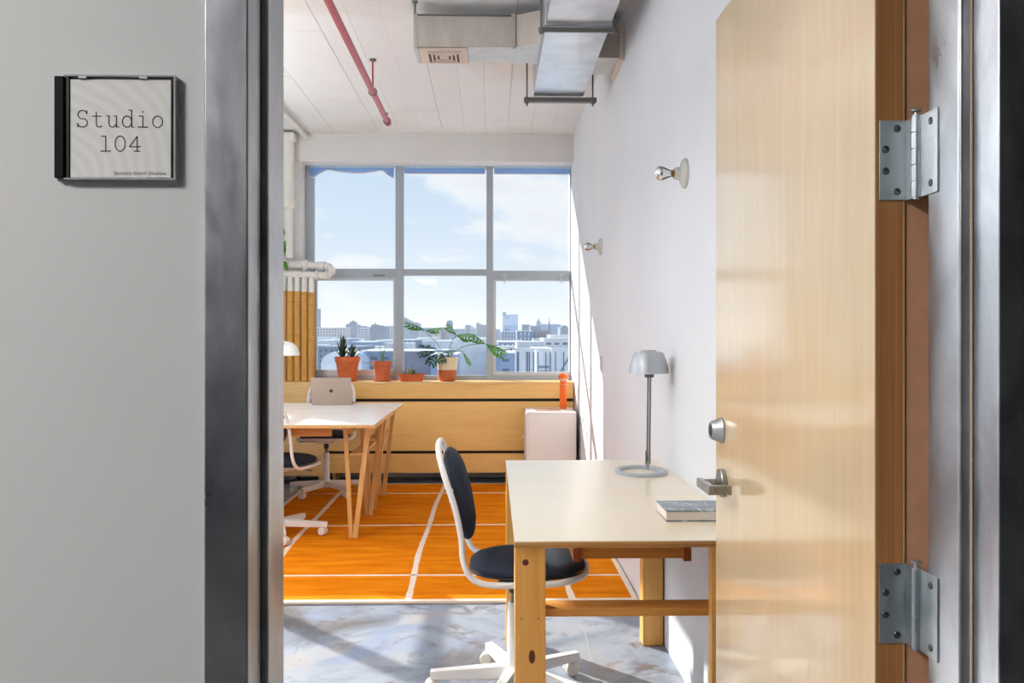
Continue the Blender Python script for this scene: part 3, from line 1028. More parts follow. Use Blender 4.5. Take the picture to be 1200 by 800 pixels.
post(0.001, 0.082, 0.012, 0.092, ((0.029, 0.682, 0.0085, 0.0085), (0.046, 0.435, 0.0085, 0.018)))
post(0.518, 0.60, 0.012, 0.045)
post(0.0, 0.082, 1.33, 1.41)
post(0.562, 0.646, 1.325, 1.405)
MB().box(0.082, 0.60, 0.0455, 0.12, 0.528, 0.55).build('stretcher', M_PINEY, dk, bevel=0.002)
for xa in (0.176, 0.495):
    r = MB().box(xa, xa + 0.022, 0.242, 1.32, 0.624, 0.722).build('side_rail', M_PINEY, dk, bevel=0.001)
    MB().box(xa, xa + 0.022, 0.2405, 0.242, 0.624, 0.722).build('end_grain', M_REDWOOD, r)
MB().box(0.198, 0.495, 0.26, 0.285, 0.628, 0.722).build('cross_rail', M_PINEY, dk, bevel=0.001)
MB().box(0.082, 0.562, 1.335, 1.36, 0.624, 0.722).build('cross_rail', M_PINEY, dk, bevel=0.001)

# desk lamp
lm = thing('desk_lamp', 'slim silver desk lamp with oval ring base beside the wall', 'lamp', (0.584, 3.455, 0.7402))
n = 48
vs, fs = [], []
for i in range(n):
    t = 2 * PI * i / n
    # a ring whose band widens towards the pole
    wd = 0.020 + 0.020 * (0.5 + 0.5 * math.cos(t - 0.5))
    ox, oy = 0.102 * math.cos(t), 0.125 * math.sin(t)
    nx, ny = math.cos(t), math.sin(t)
    for k, (s, z) in enumerate(((0, 0), (0, 0.007), (0.006, 0.012), (wd - 0.005, 0.012), (wd, 0.007), (wd, 0))):
        vs.append((ox - nx * s, oy - ny * s, z))
for i in range(n):
    j = (i + 1) % n
    for k in range(6):
        q = (k + 1) % 6
        fs.append((i * 6 + k, i * 6 + q, j * 6 + q, j * 6 + k))
MB().add(vs, fs).build('base_ring', M_LAMPGREY, lm)
px, py = 0.032, 0.02
m = MB().beam((px - 0.003, py, 0.008), (px - 0.002, py, 0.06), 0.012, 0.008, (0, 1, 0))
m.build('foot_bracket', M_LAMPGREY, lm, bevel=0.001)
m = MB()
for s in (-1, 1):
    m.beam((px - 0.002 + 0.0075 * s, py, 0.028), (px - 0.001 + 0.0075 * s, py, 0.082), 0.004, 0.014, (0, 1, 0))
m.build('tilt_clamp', M_LAMPPOLE, lm, bevel=0.001)
m = MB()
for s in (-1, 1):
    m.beam((px + 0.0045 * s, py, 0.04), (px + 0.004 + 0.0045 * s, py, 0.40), 0.005, 0.012, (0, 1, 0))
m.build('pole', M_LAMPPOLE, lm)
sh = MB().lathe([(0.079, 0.387), (0.0775, 0.386), (0.075, 0.389), (0.064, 0.436), (0.05, 0.463), (0.0, 0.466)], 44, (px + 0.002, py, 0))
sh.build('shade_lining', M_LAMPINNER, lm)
sh = MB().lathe([(0.0795, 0.387), (0.0755, 0.41), (0.068, 0.44), (0.060, 0.460), (0.055, 0.469), (0.03, 0.4725), (0.028, 0.477), (0.0, 0.479)], 44, (px + 0.002, py, 0))
sh.build('shade', M_LAMPGREY, lm)
MB().cyl((px + 0.004, py, 0.37), (px + 0.004, py, 0.44), 0.018, 0.022, n=20).build('lamp_holder', M_LAMPPOLE, lm)

# hardback on the desk
bk = thing('book', 'thick grey hardback lying on the desk near the door handle', 'book', (0.503, 2.545, 0.7402))
MB().box(0, 0.205, 0, 0.155, 0, 0.003).build('cover', M_COVER, bk)
MB().box(0, 0.205, 0, 0.155, 0.028, 0.031).build('cover', M_COVER, bk)
MB().box(0.001, 0.198, 0.003, 0.152, 0.003, 0.028).build('pages', M_PAPER, bk)
MB().box(0.198, 0.205, 0, 0.155, 0.003, 0.028).build('spine', M_COVER, bk)

# ------------------------------------------------------------------ swivel chairs
def superpad(rx, ry, th, dome, n=40, rings=9, p=2.6):
    """rounded cushion lying in XY, domed on top"""
    m = MB()
    vs, fs = [], []
    prof = []
    for i in range(rings + 1):
        a = i / rings * PI
        prof.append((math.sin(a) ** 0.45 if 0 < i < rings else 0.0, -math.cos(a)))
    for r, h in prof:
        for k in range(n):
            t = 2 * PI * k / n
            c, s = math.cos(t), math.sin(t)
            x = rx * r * math.copysign(abs(c) ** (2 / p), c)
            y = ry * r * math.copysign(abs(s) ** (2 / p), s)
            z = th / 2 * h + (dome * (1 - (x / rx) ** 2) * (1 - (y / ry) ** 2) if h > 0 else 0)
            vs.append((x, y, z))
    for i in range(rings):
        for k in range(n):
            q = (k + 1) % n
            fs.append((i * n + k, i * n + q, (i + 1) * n + q, (i + 1) * n + k))
    return m.add(vs, fs)


def make_chair(label, loc, base_rot):
    c = thing('swivel_chair', label, 'chair', loc, 0, 'white-framed swivel chairs')
    half = [(-0.268, 0.0, 0.895), (-0.266, 0.09, 0.89), (-0.258, 0.15, 0.86), (-0.236, 0.182, 0.79), (-0.203, 0.19, 0.69), (-0.183, 0.192, 0.59), (-0.178, 0.195, 0.53), (-0.158, 0.2, 0.475), (-0.115, 0.203, 0.447), (-0.04, 0.206, 0.44), (0.09, 0.206, 0.442), (0.17, 0.19, 0.446), (0.23, 0.14, 0.452), (0.252, 0.06, 0.456), (0.255, 0.0, 0.456)]
    loop = half + [(x, -y, z) for x, y, z in reversed(half[1:-1])]
    MB().tube(catmull(loop, 5, True), 0.0105, 12, closed=True).build('tube_frame', M_WHITE, c)
    s = superpad(0.205, 0.192, 0.05, 0.014).xf(Matrix.Translation((0.045, 0, 0.468))).build('seat', M_NAVY, c)
    MB().tube([(0.045 + 0.203 * math.copysign(abs(math.cos(t)) ** (2 / 2.6), math.cos(t)), 0.19 * math.copysign(abs(math.sin(t)) ** (2 / 2.6), math.sin(t)), 0.456) for t in [2 * PI * i / 48 for i in range(48)]], 0.005, 6, closed=True).build('piping', M_BLACK, s)
    # backrest pad, upright and leaning with the tube, facing forward (+x)
    pad = superpad(0.165, 0.165, 0.062, 0.016, p=2.3)
    back = Matrix.Translation((-0.198, 0, 0.715)) @ Matrix.Rotation(math.radians(-13), 4, 'Y') @ Matrix(((0, 0, 1, 0), (0, 1, 0, 0), (-1, 0, 0, 0), (0, 0, 0, 1)))
    b = pad.xf(back).build('backrest', M_NAVY, c)
    MB().tube([back @ Vector((0.162 * math.cos(t), 0.162 * math.sin(t), -0.004)) for t in [2 * PI * i / 48 for i in range(48)]], 0.0045, 6, closed=True).build('piping', M_BLACK, b)
    for sy in (-1, 1):
        m = MB().beam((-0.222, sy * 0.155, 0.735), (-0.214, sy * 0.195, 0.735), 0.008, 0.05)
        m.build('back_bracket', M_WHITE, c, bevel=0.002)
    m = MB().box(-0.06, 0.12, -0.19, 0.19, 0.43, 0.438)
    m.box(-0.05, 0.09, -0.06, 0.06, 0.405, 0.43)
    m.build('seat_plate', M_WHITE, c, bevel=0.003)
    MB().tube([(0.03, -0.04, 0.415), (0.03, -0.16, 0.418), (0.03, -0.21, 0.412)], 0.0045, 8).build('height_lever', M_ROD, c)
    MB().cyl((0, 0, 0.30), (0, 0, 0.41), 0.0135, n=16).build('gas_lift', M_ROD, c)
    MB().cyl((0, 0, 0.36), (0, 0, 0.405), 0.02, n=16).build('lift_sleeve', M_BLACK, c)
    bs = MB().lathe([(0.034, 0.052), (0.036, 0.06), (0.036, 0.10), (0.027, 0.115), (0.0245, 0.32), (0.021, 0.325), (0.0, 0.325)], 24).build('base_column', M_WHITE, c)
    arm0 = wheel0 = None
    for i in range(5):
        a = base_rot + 2 * PI * i / 5
        if arm0 is None:
            m = MB()
            # tapering flat-sided arm
            vs = []
            for xx, hw, z0, z1 in ((0.02, 0.021, 0.058, 0.104), (0.30, 0.015, 0.052, 0.083)):
                vs += [(xx, -hw, z0), (xx, hw, z0), (xx, hw, z1), (xx, -hw, z1)]
            m.add(vs, [(0, 1, 2, 3), (7, 6, 5, 4), (0, 4, 5, 1), (1, 5, 6, 2), (2, 6, 7, 3), (3, 7, 4, 0)])
            arm0 = m.build('base_arm', M_WHITE, c, bevel=0.003)
            arm0.rotation_euler = (0, 0, a)
            # castor: stem, hood and two wheels with a dark gap
            w0 = MB().lathe([(0.0, -0.024), (0.02, -0.024), (0.0255, -0.019), (0.026, -0.004), (0.0255, -0.002), (0.02, -0.002)], 26, (-0.012, 0, 0.026), 'Y')
            w0.lathe([(0.02, 0.002), (0.0255, 0.002), (0.026, 0.004), (0.0255, 0.019), (0.02, 0.024), (0.0, 0.024)], 26, (-0.012, 0, 0.026), 'Y')
            wheel0 = w0.build('castor', M_WHEEL, c)
            hb = MB().cyl((-0.012, -0.018, 0.026), (-0.012, 0.018, 0.026), 0.016, n=16)
            hb = hb.build('axle', M_BLACK, wheel0)
            st = MB().cyl((0.0, 0, 0.03), (0.0, 0, 0.056), 0.008, n=12)
            st.prism([(0.018 * math.cos(q) - 0.012, 0.03 + 0.027 * math.sin(q)) for q in [PI * j / 10 for j in range(11)]], -0.0018, 0.0018, 'XZ')
            st.build('fork', M_WHEEL, wheel0)
            wl = [wheel0]
        else:
            twin(arm0, 'base_arm', c, None, (0, 0, a))
            wl = [copy_tree(wheel0, c)]
        for wv in wl:
            wv.location = (0.282 * math.cos(a), 0.282 * math.sin(a), 0)
            wv.rotation_euler = (0, 0, [0.35, -0.3, 0.2, 2.9, -0.5][i])
    return c


ch = make_chair('white-framed swivel chair with navy seat pulled up to the birch desk', (0.082, 3.17, 0), math.radians(36))
def another_chair(label, loc, rz, spin):
    c = copy_tree(ch)
    c.location = loc
    c.rotation_euler = (0, 0, rz)
    c['label'] = label
    for q in c.children:      # the star base swivels on its own
        if q.name.startswith(('base_arm', 'castor')):
            q.matrix_basis = Matrix.Rotation(spin, 4, 'Z') @ q.matrix_basis
            if q.name.startswith('castor'):
                q.rotation_euler.z += -rz - spin + (0.15 if q.location.x > 0 else -0.2)
    return c


another_chair('white-framed swivel chair half cut off by the door frame, in front of the white table', (-1.335, 5.62, RT + 0.002), math.radians(72), math.radians(-36))
another_chair('white-framed swivel chair behind the laptop between table and plywood cover', (-1.315, 7.10, RT + 0.002), math.radians(-90), math.radians(9))
ch.rotation_euler = (0, 0, math.radians(0))

# ------------------------------------------------------------------ white tables on trestles
def table(name, y0, y1, x0, x1, label):
    t = thing(name, label, 'table', (x1, y0, 0), group='white tables pushed together')
    MB().box(x0 - x1, 0, 0, y1 - y0, 0.7355, 0.74).build('table_top', M_TABLE, t, bevel=0.001)
    MB().box(x0 - x1, 0, 0, y1 - y0, 0.718, 0.7355).build('plywood_core', M_TRESTLE, t)
    MB().box(x0 - x1 + 0.1, -0.28, 0.12, 0.145, 0.655, 0.712).build('apron', M_PINEY, t)
    return t


table('work_table', 5.34, 6.345, -2.35, -0.70, 'white-topped table nearest the doorway, in front of the laptop table')
table('work_table', 6.35, 7.05, -2.35, -0.695, 'white-topped table carrying the laptop')


def make_trestle(label, x, ya, yb):
    t = thing('trestle', label, 'trestle', (x, ya, RT + 0.002), group='pine trestles')
    Dy = yb - ya
    zt = 0.718 - RT - 0.002
    for yy in (0.0, Dy):
        m = MB().beam((-0.008, yy, 0.0), (-0.046, yy, zt), 0.026, 0.03, (0, 1, 0))
        m.build('leg', M_TRESTLE, t, bevel=0.002)
        m = MB().beam((0.016, yy, 0.0), (0.098, yy, zt), 0.03, 0.034, (0, 1, 0))
        m.build('leg', M_TRESTLE, t, bevel=0.002)
    MB().box(-0.018, 0.058, 0.016, Dy - 0.016, 0.508, 0.522).build('shelf', M_TRESTLE, t, bevel=0.001)
    MB().box(-0.045, -0.02, 0.016, Dy - 0.016, zt - 0.06, zt).build('top_rail', M_TRESTLE, t, bevel=0.001)
    MB().box(0.075, 0.1, 0.016, Dy - 0.016, zt - 0.06, zt).build('top_rail', M_TRESTLE, t, bevel=0.001)
    return t


make_trestle('pine trestle with narrow V legs nearest the doorway', -0.865, 5.55, 6.24)
make_trestle('pine trestle with narrow V legs under the laptop table', -0.865, 6.43, 7.0)
make_trestle('pine trestle under the far left end of the near table', -2.2, 5.55, 6.24)
make_trestle('pine trestle under the far left end of the laptop table', -2.2, 6.43, 7.0)

# laptop, lid towards the doorway
lt = thing('laptop', 'champagne laptop with its lid back turned to the doorway', 'laptop', (-1.222, 6.80, 0.7402))
MB().box(-0.153, 0.153, 0.02, 0.232, 0, 0.012).build('base', M_ALU, lt, bevel=0.004)
MB().box(-0.14, 0.14, 0.045, 0.14, 0.012, 0.013).build('keyboard', M_BLACK, lt)
tilt = Matrix.Translation((0, 0.022, 0.008)) @ Matrix.Rotation(math.radians(12), 4, 'X')
MB().box(-0.154, 0.154, -0.003, 0.003, 0, 0.207).xf(tilt).build('lid', M_ALU, lt, bevel=0.003)
MB().box(-0.148, 0.148, 0.003, 0.0036, 0.012, 0.2).xf(tilt).build('screen', M_SCREEN, lt)
# fruit mark on the lid: two-lobed body with a bite, and a leaf
pts = []
for i in range(40):
    t = 2 * PI * i / 40
    r = 0.0128 * (1 + 0.10 * math.cos(2 * t) * 0 + 0.05 * math.cos(4 * t))
    x, z = r * math.cos(t), r * 1.02 * math.sin(t)
    if abs(x) < 0.006:
        z -= math.copysign(1, z) * 0.0022 * (1 - abs(x) / 0.006)
    d = math.hypot(x + 0.0165, z - 0.002)
    if d < 0.0075:
        x = -0.0165 + (x + 0.0165) / d * 0.0075
        z = 0.002 + (z - 0.002) / d * 0.0075
    pts.append((-x, z + 0.104))
lg = MB().prism(pts, -0.0036, -0.003, 'XZ')
lf = [(0.000, 0.1175), (0.001, 0.1215), (0.0055, 0.124), (0.005, 0.1195)]
lg.prism(lf, -0.0036, -0.003, 'XZ')
lg.xf(tilt).build('lid_logo', M_LOGO, lt, smooth=False)

# white lamp at the left end of the far table
l2 = thing('table_lamp', 'white dome desk lamp on the white table by the jute pipes', 'lamp', (-1.80, 6.86, 0.7402))
MB().lathe([(0.09, 0), (0.09, 0.01), (0.08, 0.016), (0.0, 0.018)], 32).build('base', M_WHITE, l2)
MB().tube(catmull([(0, 0, 0.015), (0, 0, 0.40), (0.02, 0, 0.465), (0.08, 0, 0.492), (0.24, 0.0, 0.478)], 6), 0.006, 10).build('arm', M_WHITE, l2)
MB().lathe([(0.083, 0.378), (0.079, 0.40), (0.066, 0.438), (0.045, 0.466), (0.018, 0.478), (0.0, 0.48)], 36, (0.242, 0, 0)).build('shade', M_WHITE, l2)
MB().lathe([(0.081, 0.378), (0.076, 0.40), (0.062, 0.436), (0.04, 0.46), (0.0, 0.472)], 36, (0.242, 0, 0)).build('shade_lining', M_LAMPINNER, l2)

# ------------------------------------------------------------------ white cabinet with things on it
cb = thing('cabinet', 'low white cabinet in the corner below the window', 'cabinet', (0.285, 7.09, RT + 0.0022))
CW, CD, CH = 0.393, 0.46, 0.642
MB().box(0.008, CW, 0, CD, 0.02, CH - 0.016).build('body', M_CABINET, cb, bevel=0.002)
MB().box(0.0, CW, -0.002, CD, CH - 0.016, CH).build('top_panel', M_CABINET, cb, bevel=0.002)
MB().box(0.03, CW - 0.02, 0.02, CD - 0.02, 0.0, 0.02).build('plinth', M_CABINET, cb)
dd = MB().box(-0.008, 0.0075, 0.004, CD - 0.004, 0.36, CH - 0.02).build('drawer_front', M_CABINET, cb, bevel=0.001)
MB().lathe([(0.007, 0), (0.007, -0.008), (0.012, -0.014), (0.012, -0.02), (0.0, -0.021)], 16, (-0.008, CD / 2, 0.42), 'X').build('knob', M_CABINET, dd)
MB().box(-0.008, 0.0075, 0.004, CD - 0.004, 0.03, 0.355).build('door', M_CABINET, cb, bevel=0.001)

ob = thing('orange_flask', 'bright orange upright flask with ball top on the white cabinet', 'flask', (0.600, 7.42, 0.6574))
MB().lathe([(0.027, 0), (0.029, 0.003), (0.029, 0.205), (0.0265, 0.208), (0.029, 0.211), (0.029, 0.236), (0.026, 0.242)], 32).build('body', M_ORANGE, ob)
MB().lathe([(0.0295, 0.204), (0.0295, 0.2065), (0.0, 0.2065)], 32).build('ring', M_CREAM, ob)
MB().lathe([(0.0, 0.236), (0.028, 0.236), (0.039, 0.245), (0.0405, 0.252), (0.03, 0.256), (0.0, 0.256)], 28).build('collar', M_CREAMGLAZE, ob)
MB().lathe([(0.043 * math.cos(a), 0.263 + 0.037 * math.sin(a)) for a in [-0.3 + i * (PI / 2 + 0.3) / 10 for i in range(11)]], 28).build('ball_cap', M_ORANGE, ob)
mg = thing('magazine', 'thin reddish printed magazine lying on the white cabinet', 'magazine', (0.36, 7.19, 0.6576), math.radians(2))
MB().box(0, 0.2, 0, 0.2, 0, 0.005).build('pages', M_PAPER, mg)
MB().box(-0.001, 0.201, -0.001, 0.201, 0.005, 0.0065).build('cover', M_MAGCOVER, mg)

# ------------------------------------------------------------------ plants on the sill
SZ = 0.8742
def blade(m, p0, direction, length, width, bend, seg=7, thick=0.35):
    """tapering fleshy blade that arches over"""
    p = Vector(p0)
    d = Vector(direction).normalized()
    side = d.cross(Vector((0, 0, 1)))
    if side.length < 0.05:
        side = Vector((1, 0, 0))
    side.normalize()
    rings = []
    for i in range(seg + 1):
        t = i / seg
        w = width * (1 - t) ** 0.75 * (0.75 + 0.5 * t if t < 0.5 else 1.0)
        up = side.cross(d).normalized()
        rings.append((p.copy(), side.copy(), up, w))
        p = p + d * (length / seg)
        d = (d + Vector((0, 0, -bend / seg)) + Vector((d.x, d.y, 0)) * 0.02).normalized()
    vs, fs = [], []
    for p, s, u, w in rings:
        w = max(w, 0.0004)
        for a, b in ((-1, 0.25), (0, -thick), (1, 0.25), (0, thick * 0.3)):
            vs.append(p + s * (a * w / 2) + u * (b * w / 2))
    for i in range(seg):
        for k in range(4):
            q = (k + 1) % 4
            fs.append((i * 4 + k, i * 4 + q, (i + 1) * 4 + q, (i + 1) * 4 + k))
    fs.append((0, 1, 2, 3))
    fs.append(tuple(seg * 4 + k for k in (3, 2, 1, 0)))
    return m.add(vs, fs)


def clay_pot(t, r_top, r_bot, h, rim, mat, saucer=None, lip=0.008):
    z0 = 0.0
    if saucer:
        MB().lathe([(saucer * 0.82, 0), (saucer, 0.006), (saucer * 1.03, 0.016), (saucer * 0.97, 0.016), (saucer * 0.9, 0.007), (0, 0.007)], 36).build('saucer', mat, t)
        z0 = 0.008
    MB().lathe([(r_bot, z0), (r_top - lip, z0 + h - rim), (r_top, z0 + h - rim), (r_top + 0.002, z0 + h), (r_top - 0.009, z0 + h), (r_top - 0.013, z0 + h - 0.025), (0, z0 + h - 0.025)], 40).build('pot', mat, t)
    MB().lathe([(r_top - 0.012, z0 + h - 0.022), (r_top * 0.5, z0 + h - 0.016), (0, z0 + h - 0.014)], 24).build('soil', M_SOIL, t)
    return z0 + h


# 1: dark spiky succulent in a big clay pot
p1 = thing('potted_succulent', 'dark spiky succulent in the biggest terracotta pot on the sill', 'plant', (-1.254, 7.755, SZ))
zt = clay_pot(p1, 0.107, 0.074, 0.205, 0.045, M_TERRA, 0.082)
r1 = random.Random(2)
for cxo, cyo, hgt, nb_ in ((-0.04, 0.0, 0.26, 26), (0.045, -0.01, 0.12, 18)):
    for i in range(nb_):
        a = i * 2.4 + r1.uniform(-0.2, 0.2)
        t = i / nb_
        tiltv = 0.95 - 0.85 * t
        p0 = (cxo + 0.008 * math.cos(a), cyo + 0.008 * math.sin(a), zt - 0.02 + hgt * 0.45 * t)
        blade(MB(), p0, (math.cos(a) * tiltv, math.sin(a) * tiltv, 0.75 + t * 0.6), (0.098 if hgt > 0.15 else 0.085) * r1.uniform(0.85, 1.15), 0.044, -0.3).build('leaf', M_ALOE, p1)
blade(MB(), (0.02, -0.03, zt - 0.02), (0.25, -0.2, 1), 0.09, 0.016, 0.2).build('leaf', M_PAPER, p1)
blade(MB(), (-0.07, -0.03, zt - 0.02), (-1, -0.2, 0.35), 0.06, 0.012, 0.2).build('leaf', M_ALOE, p1)

# 2: sparse aloe in a limed pot
p2 = thing('potted_aloe', 'sparse thin-bladed aloe in a whitened terracotta pot', 'plant', (-0.952, 7.755, SZ))
zt = clay_pot(p2, 0.083, 0.058, 0.165, 0.038, M_TERRA2, 0.076)
for d, ln_, w_, b_ in (((-0.12, 0, 1), 0.215, 0.026, 0.0), ((0.16, -0.05, 1), 0.20, 0.025, -0.1), ((0.04, 0.05, 1), 0.14, 0.022, 0), ((-0.72, 0.05, 0.8), 0.26, 0.018, 0.35), ((-0.9, -0.1, 0.25), 0.18, 0.018, 0.5), ((0.9, -0.05, 0.28), 0.21, 0.014, -0.25), ((-0.2, -0.3, 0.9), 0.08, 0.012, 0.2)):
    blade(MB(), (d[0] * 0.02, d[1] * 0.02, zt - 0.025), d, ln_, w_, b_).build('leaf', M_ALOE2, p2)

# 3: low bowl
p3 = thing('succulent_bowl', 'small pale succulents in a low terracotta bowl', 'plant', (-0.698, 7.735, SZ))
MB().lathe([(0.098, 0), (0.108, 0.05), (0.115, 0.05), (0.117, 0.064), (0.106, 0.064), (0.1, 0.045), (0, 0.045)], 40).build('pot', M_TERRA, p3)
MB().lathe([(0.103, 0.05), (0.05, 0.058), (0, 0.06)], 24).build('soil', M_SOIL, p3)
for cx_, cy_, sz_, mt in ((-0.01, 0, 1.0, M_YELLEAF), (0.025, -0.02, 0.75, M_STALK), (-0.055, 0.01, 0.6, M_ALOE2)):
    for i in range(10):
        a = i * 2.4
        tt = i / 10
        blade(MB(), (cx_, cy_, 0.058 + 0.012 * tt * sz_), (math.cos(a) * (1 - 0.8 * tt), math.sin(a) * (1 - 0.8 * tt), 0.5 + tt), 0.055 * sz_, 0.026 * sz_, -0.3, 5).build('leaf', mt, p3)
blade(MB(), (0.008, 0.01, 0.058), (0.02, 0, 1), 0.105, 0.009, 0).build('leaf', M_LEAFDARK, p3)
for d in ((-0.8, 0, 0.75), (-0.9, 0.1, 0.5)):
    blade(MB(), (-0.03, 0, 0.058), d, 0.10, 0.008, 1.0).build('leaf', M_ALOE2, p3)

# 4: split-leaf philodendron in a two-tone pot
p4 = thing('potted_philodendron', 'split-leaf philodendron in a cream and brown pot', 'plant', (-0.386, 7.755, SZ))
MB().lathe([(0.05, 0), (0.07, 0.006), (0.078, 0.018), (0.073, 0.018), (0.066, 0.008), (0, 0.008)], 36).build('saucer', M_TERRA, p4)
MB().lathe([(0.07, 0.0085), (0.080, 0.03), (0.0835, 0.098)], 40).build('pot_foot', M_BROWNGLAZE, p4)
MB().lathe([(0.0838, 0.098), (0.0955, 0.207), (0.088, 0.207), (0.082, 0.18), (0, 0.18)], 40).build('pot', M_CREAMGLAZE, p4)
MB().lathe([(0.082, 0.185), (0.04, 0.192), (0, 0.194)], 24).build('soil', M_SOIL, p4)


def split_leaf(length, width, lobes, droop):
    """deeply lobed leaf in its own frame: +x along the midrib, z up"""
    m = MB()
    n = lobes
    top = []
    def bendz(x, y):
        return -droop * (x / length) ** 2 * length - 0.35 * abs(y) * abs(y) / width
    fan = []
    for s in (-1, 1):
        for i in range(n):
            t0 = 0.02 + 0.88 * i / n
            t1 = 0.02 + 0.88 * (i + 0.62) / n
            tm = (t0 + t1) / 2
            reach = width * math.sin(PI * min(0.97, 0.22 + 0.72 * (1 - tm))) * 0.5 * (1.05 - 0.45 * tm)
            fwd = length * 0.30
            poly = [(t0 * length, 0.0), (t0 * length + fwd * 0.35, s * reach * 0.55), (t0 * length + fwd * 0.8, s * reach * 0.93), (t0 * length + fwd * 1.2, s * reach), (t1 * length + fwd * 0.95, s * reach * 0.78), (t1 * length + fwd * 0.3, s * reach * 0.4), (t1 * length + 0.01 * length, 0.0)]
            vs = [(x, y, bendz(x, y)) for x, y in poly]
            vs2 = [(x, y, z - 0.0008) for x, y, z in vs]
            k = len(vs)
            fs = [tuple(range(k)), tuple(range(2 * k - 1, k - 1, -1))] + [(a, a + k, (a + 1) % k + k, (a + 1) % k) for a in range(k)]
            m.add(vs + vs2, fs)
    # tip lobe and midrib
    poly = [(0.86 * length, -0.04 * width), (length * 1.02, -0.07 * width), (length * 1.12, 0), (length * 1.02, 0.07 * width), (0.86 * length, 0.04 * width)]
    vs = [(x, y, bendz(x, y)) for x, y in poly]
    vs2 = [(x, y, z - 0.0008) for x, y, z in vs]
    k = 5
    m.add(vs + vs2, [tuple(range(k)), tuple(range(2 * k - 1, k - 1, -1))] + [(a, a + k, (a + 1) % k + k, (a + 1) % k) for a in range(k)])
    m.tube([(length * q / 8, 0, bendz(length * q / 8, 0)) for q in range(9)], 0.0012, 5)
    m.box(-0.002, 0.9 * length, -0.004, 0.004, -0.0005, 0.0005) if droop == 0 else None
    return m


def place_leaf(stem_pts, tip_dir, roll_up, length, width, lobes, droop, mat):
    base = Vector(stem_pts[-1])
    xx = Vector(tip_dir).normalized()
    zz = Vector(roll_up)
    zz = (zz - xx * zz.dot(xx)).normalized()
    yy = zz.cross(xx)
    M = Matrix.Translation(base) @ Matrix((xx, yy, zz)).transposed().to_4x4()
    lf = split_leaf(length * 1.18, width * 1.3, lobes, droop).xf(M).build('leaf', mat, p4, smooth=False)
    MB().tube(catmull(stem_pts, 6), 0.0028, 7).build('stalk', M_STALK, lf)


z0 = 0.19
# positions relative to the pot
place_leaf([(-0.01, 0, z0), (-0.09, -0.02, 0.33), (-0.16, -0.03, 0.40), (-0.185, -0.04, 0.44)], (-0.75, -0.25, 0.30), (0.05, -0.45, 1), 0.155, 0.16, 5, 0.05, M_LEAF)
place_leaf([(-0.01, 0, z0), (-0.09, -0.02, 0.33), (-0.16, -0.03, 0.40), (-0.185, -0.04, 0.44)], (0.9, -0.3, 0.10), (0.0, -0.5, 1), 0.11, 0.13, 4, 0.08, M_LEAF)
place_leaf([(0.0, 0.01, z0), (0.03, 0.0, 0.32), (0.08, -0.01, 0.40)], (0.55, -0.2, -0.06), (0.1, -0.55, 1), 0.125, 0.17, 5, 0.05, M_LEAF)
place_leaf([(0.0, 0.01, z0), (0.03, 0.0, 0.32), (0.08, -0.01, 0.40)], (-0.7, -0.2, 0.75), (0.5, -0.5, 0.8), 0.10, 0.12, 4, 0.05, M_LEAF)
place_leaf([(0.01, 0, z0), (0.08, -0.03, 0.27), (0.20, -0.06, 0.315), (0.33, -0.08, 0.325)], (0.8, -0.1, -0.42), (0.45, -0.6, 0.8), 0.16, 0.15, 6, 0.04, M_LEAF)
place_leaf([(0.01, 0, z0), (0.08, -0.03, 0.27), (0.20, -0.06, 0.315), (0.33, -0.08, 0.325)], (-0.8, -0.1, 0.42), (0.45, -0.6, 0.8), 0.11, 0.11, 4, 0.04, M_LEAF)
place_leaf([(0.0, 0, z0), (0.05, -0.03, 0.245), (0.115, -0.05, 0.265), (0.14, -0.05, 0.25)], (0.5, -0.1, -0.85), (0.7, -0.6, 0.4), 0.105, 0.055, 4, 0.0, M_LEAF)
place_leaf([(-0.01, -0.01, z0), (-0.05, -0.04, 0.235), (-0.09, -0.06, 0.255)], (-0.9, -0.25, -0.02), (0, -0.5, 1), 0.13, 0.12, 4, 0.12, M_LEAFDARK)
place_leaf([(-0.01, -0.01, z0), (-0.05, -0.06, 0.23), (-0.085, -0.08, 0.24)], (-0.55, -0.3, -0.75), (-0.3, -0.8, 0.6), 0.10, 0.13, 4, 0.1, M_LEAFDARK)
place_leaf([(-0.01, 0.0, z0), (-0.06, -0.01, 0.25), (-0.075, -0.02, 0.275)], (-0.85, -0.1, 0.22), (0, -0.5, 1), 0.14, 0.06, 4, 0.05, M_LEAFDARK)
place_leaf([(-0.01, -0.02, z0), (-0.03, -0.05, 0.235), (-0.035, -0.06, 0.25)], (0.8, -0.3, 0.12), (0, -0.6, 1), 0.085, 0.07, 3, 0.1, M_LEAFDARK)
place_leaf([(-0.01, -0.02, z0), (-0.03, -0.06, 0.235), (-0.045, -0.075, 0.24)], (0.1, -0.5, -0.8), (0, -0.8, 0.5), 0.075, 0.08, 3, 0.1, M_LEAFDARK)
for q in ((0.02, -0.02, 0.255), (-0.015, 0.0, 0.26), (0.005, -0.01, 0.25)):
    MB().tube([(q[0] * 0.3, q[1] * 0.3, z0), q], [0.0035, 0.0015], 7).build('stalk', M_STALK, p4)

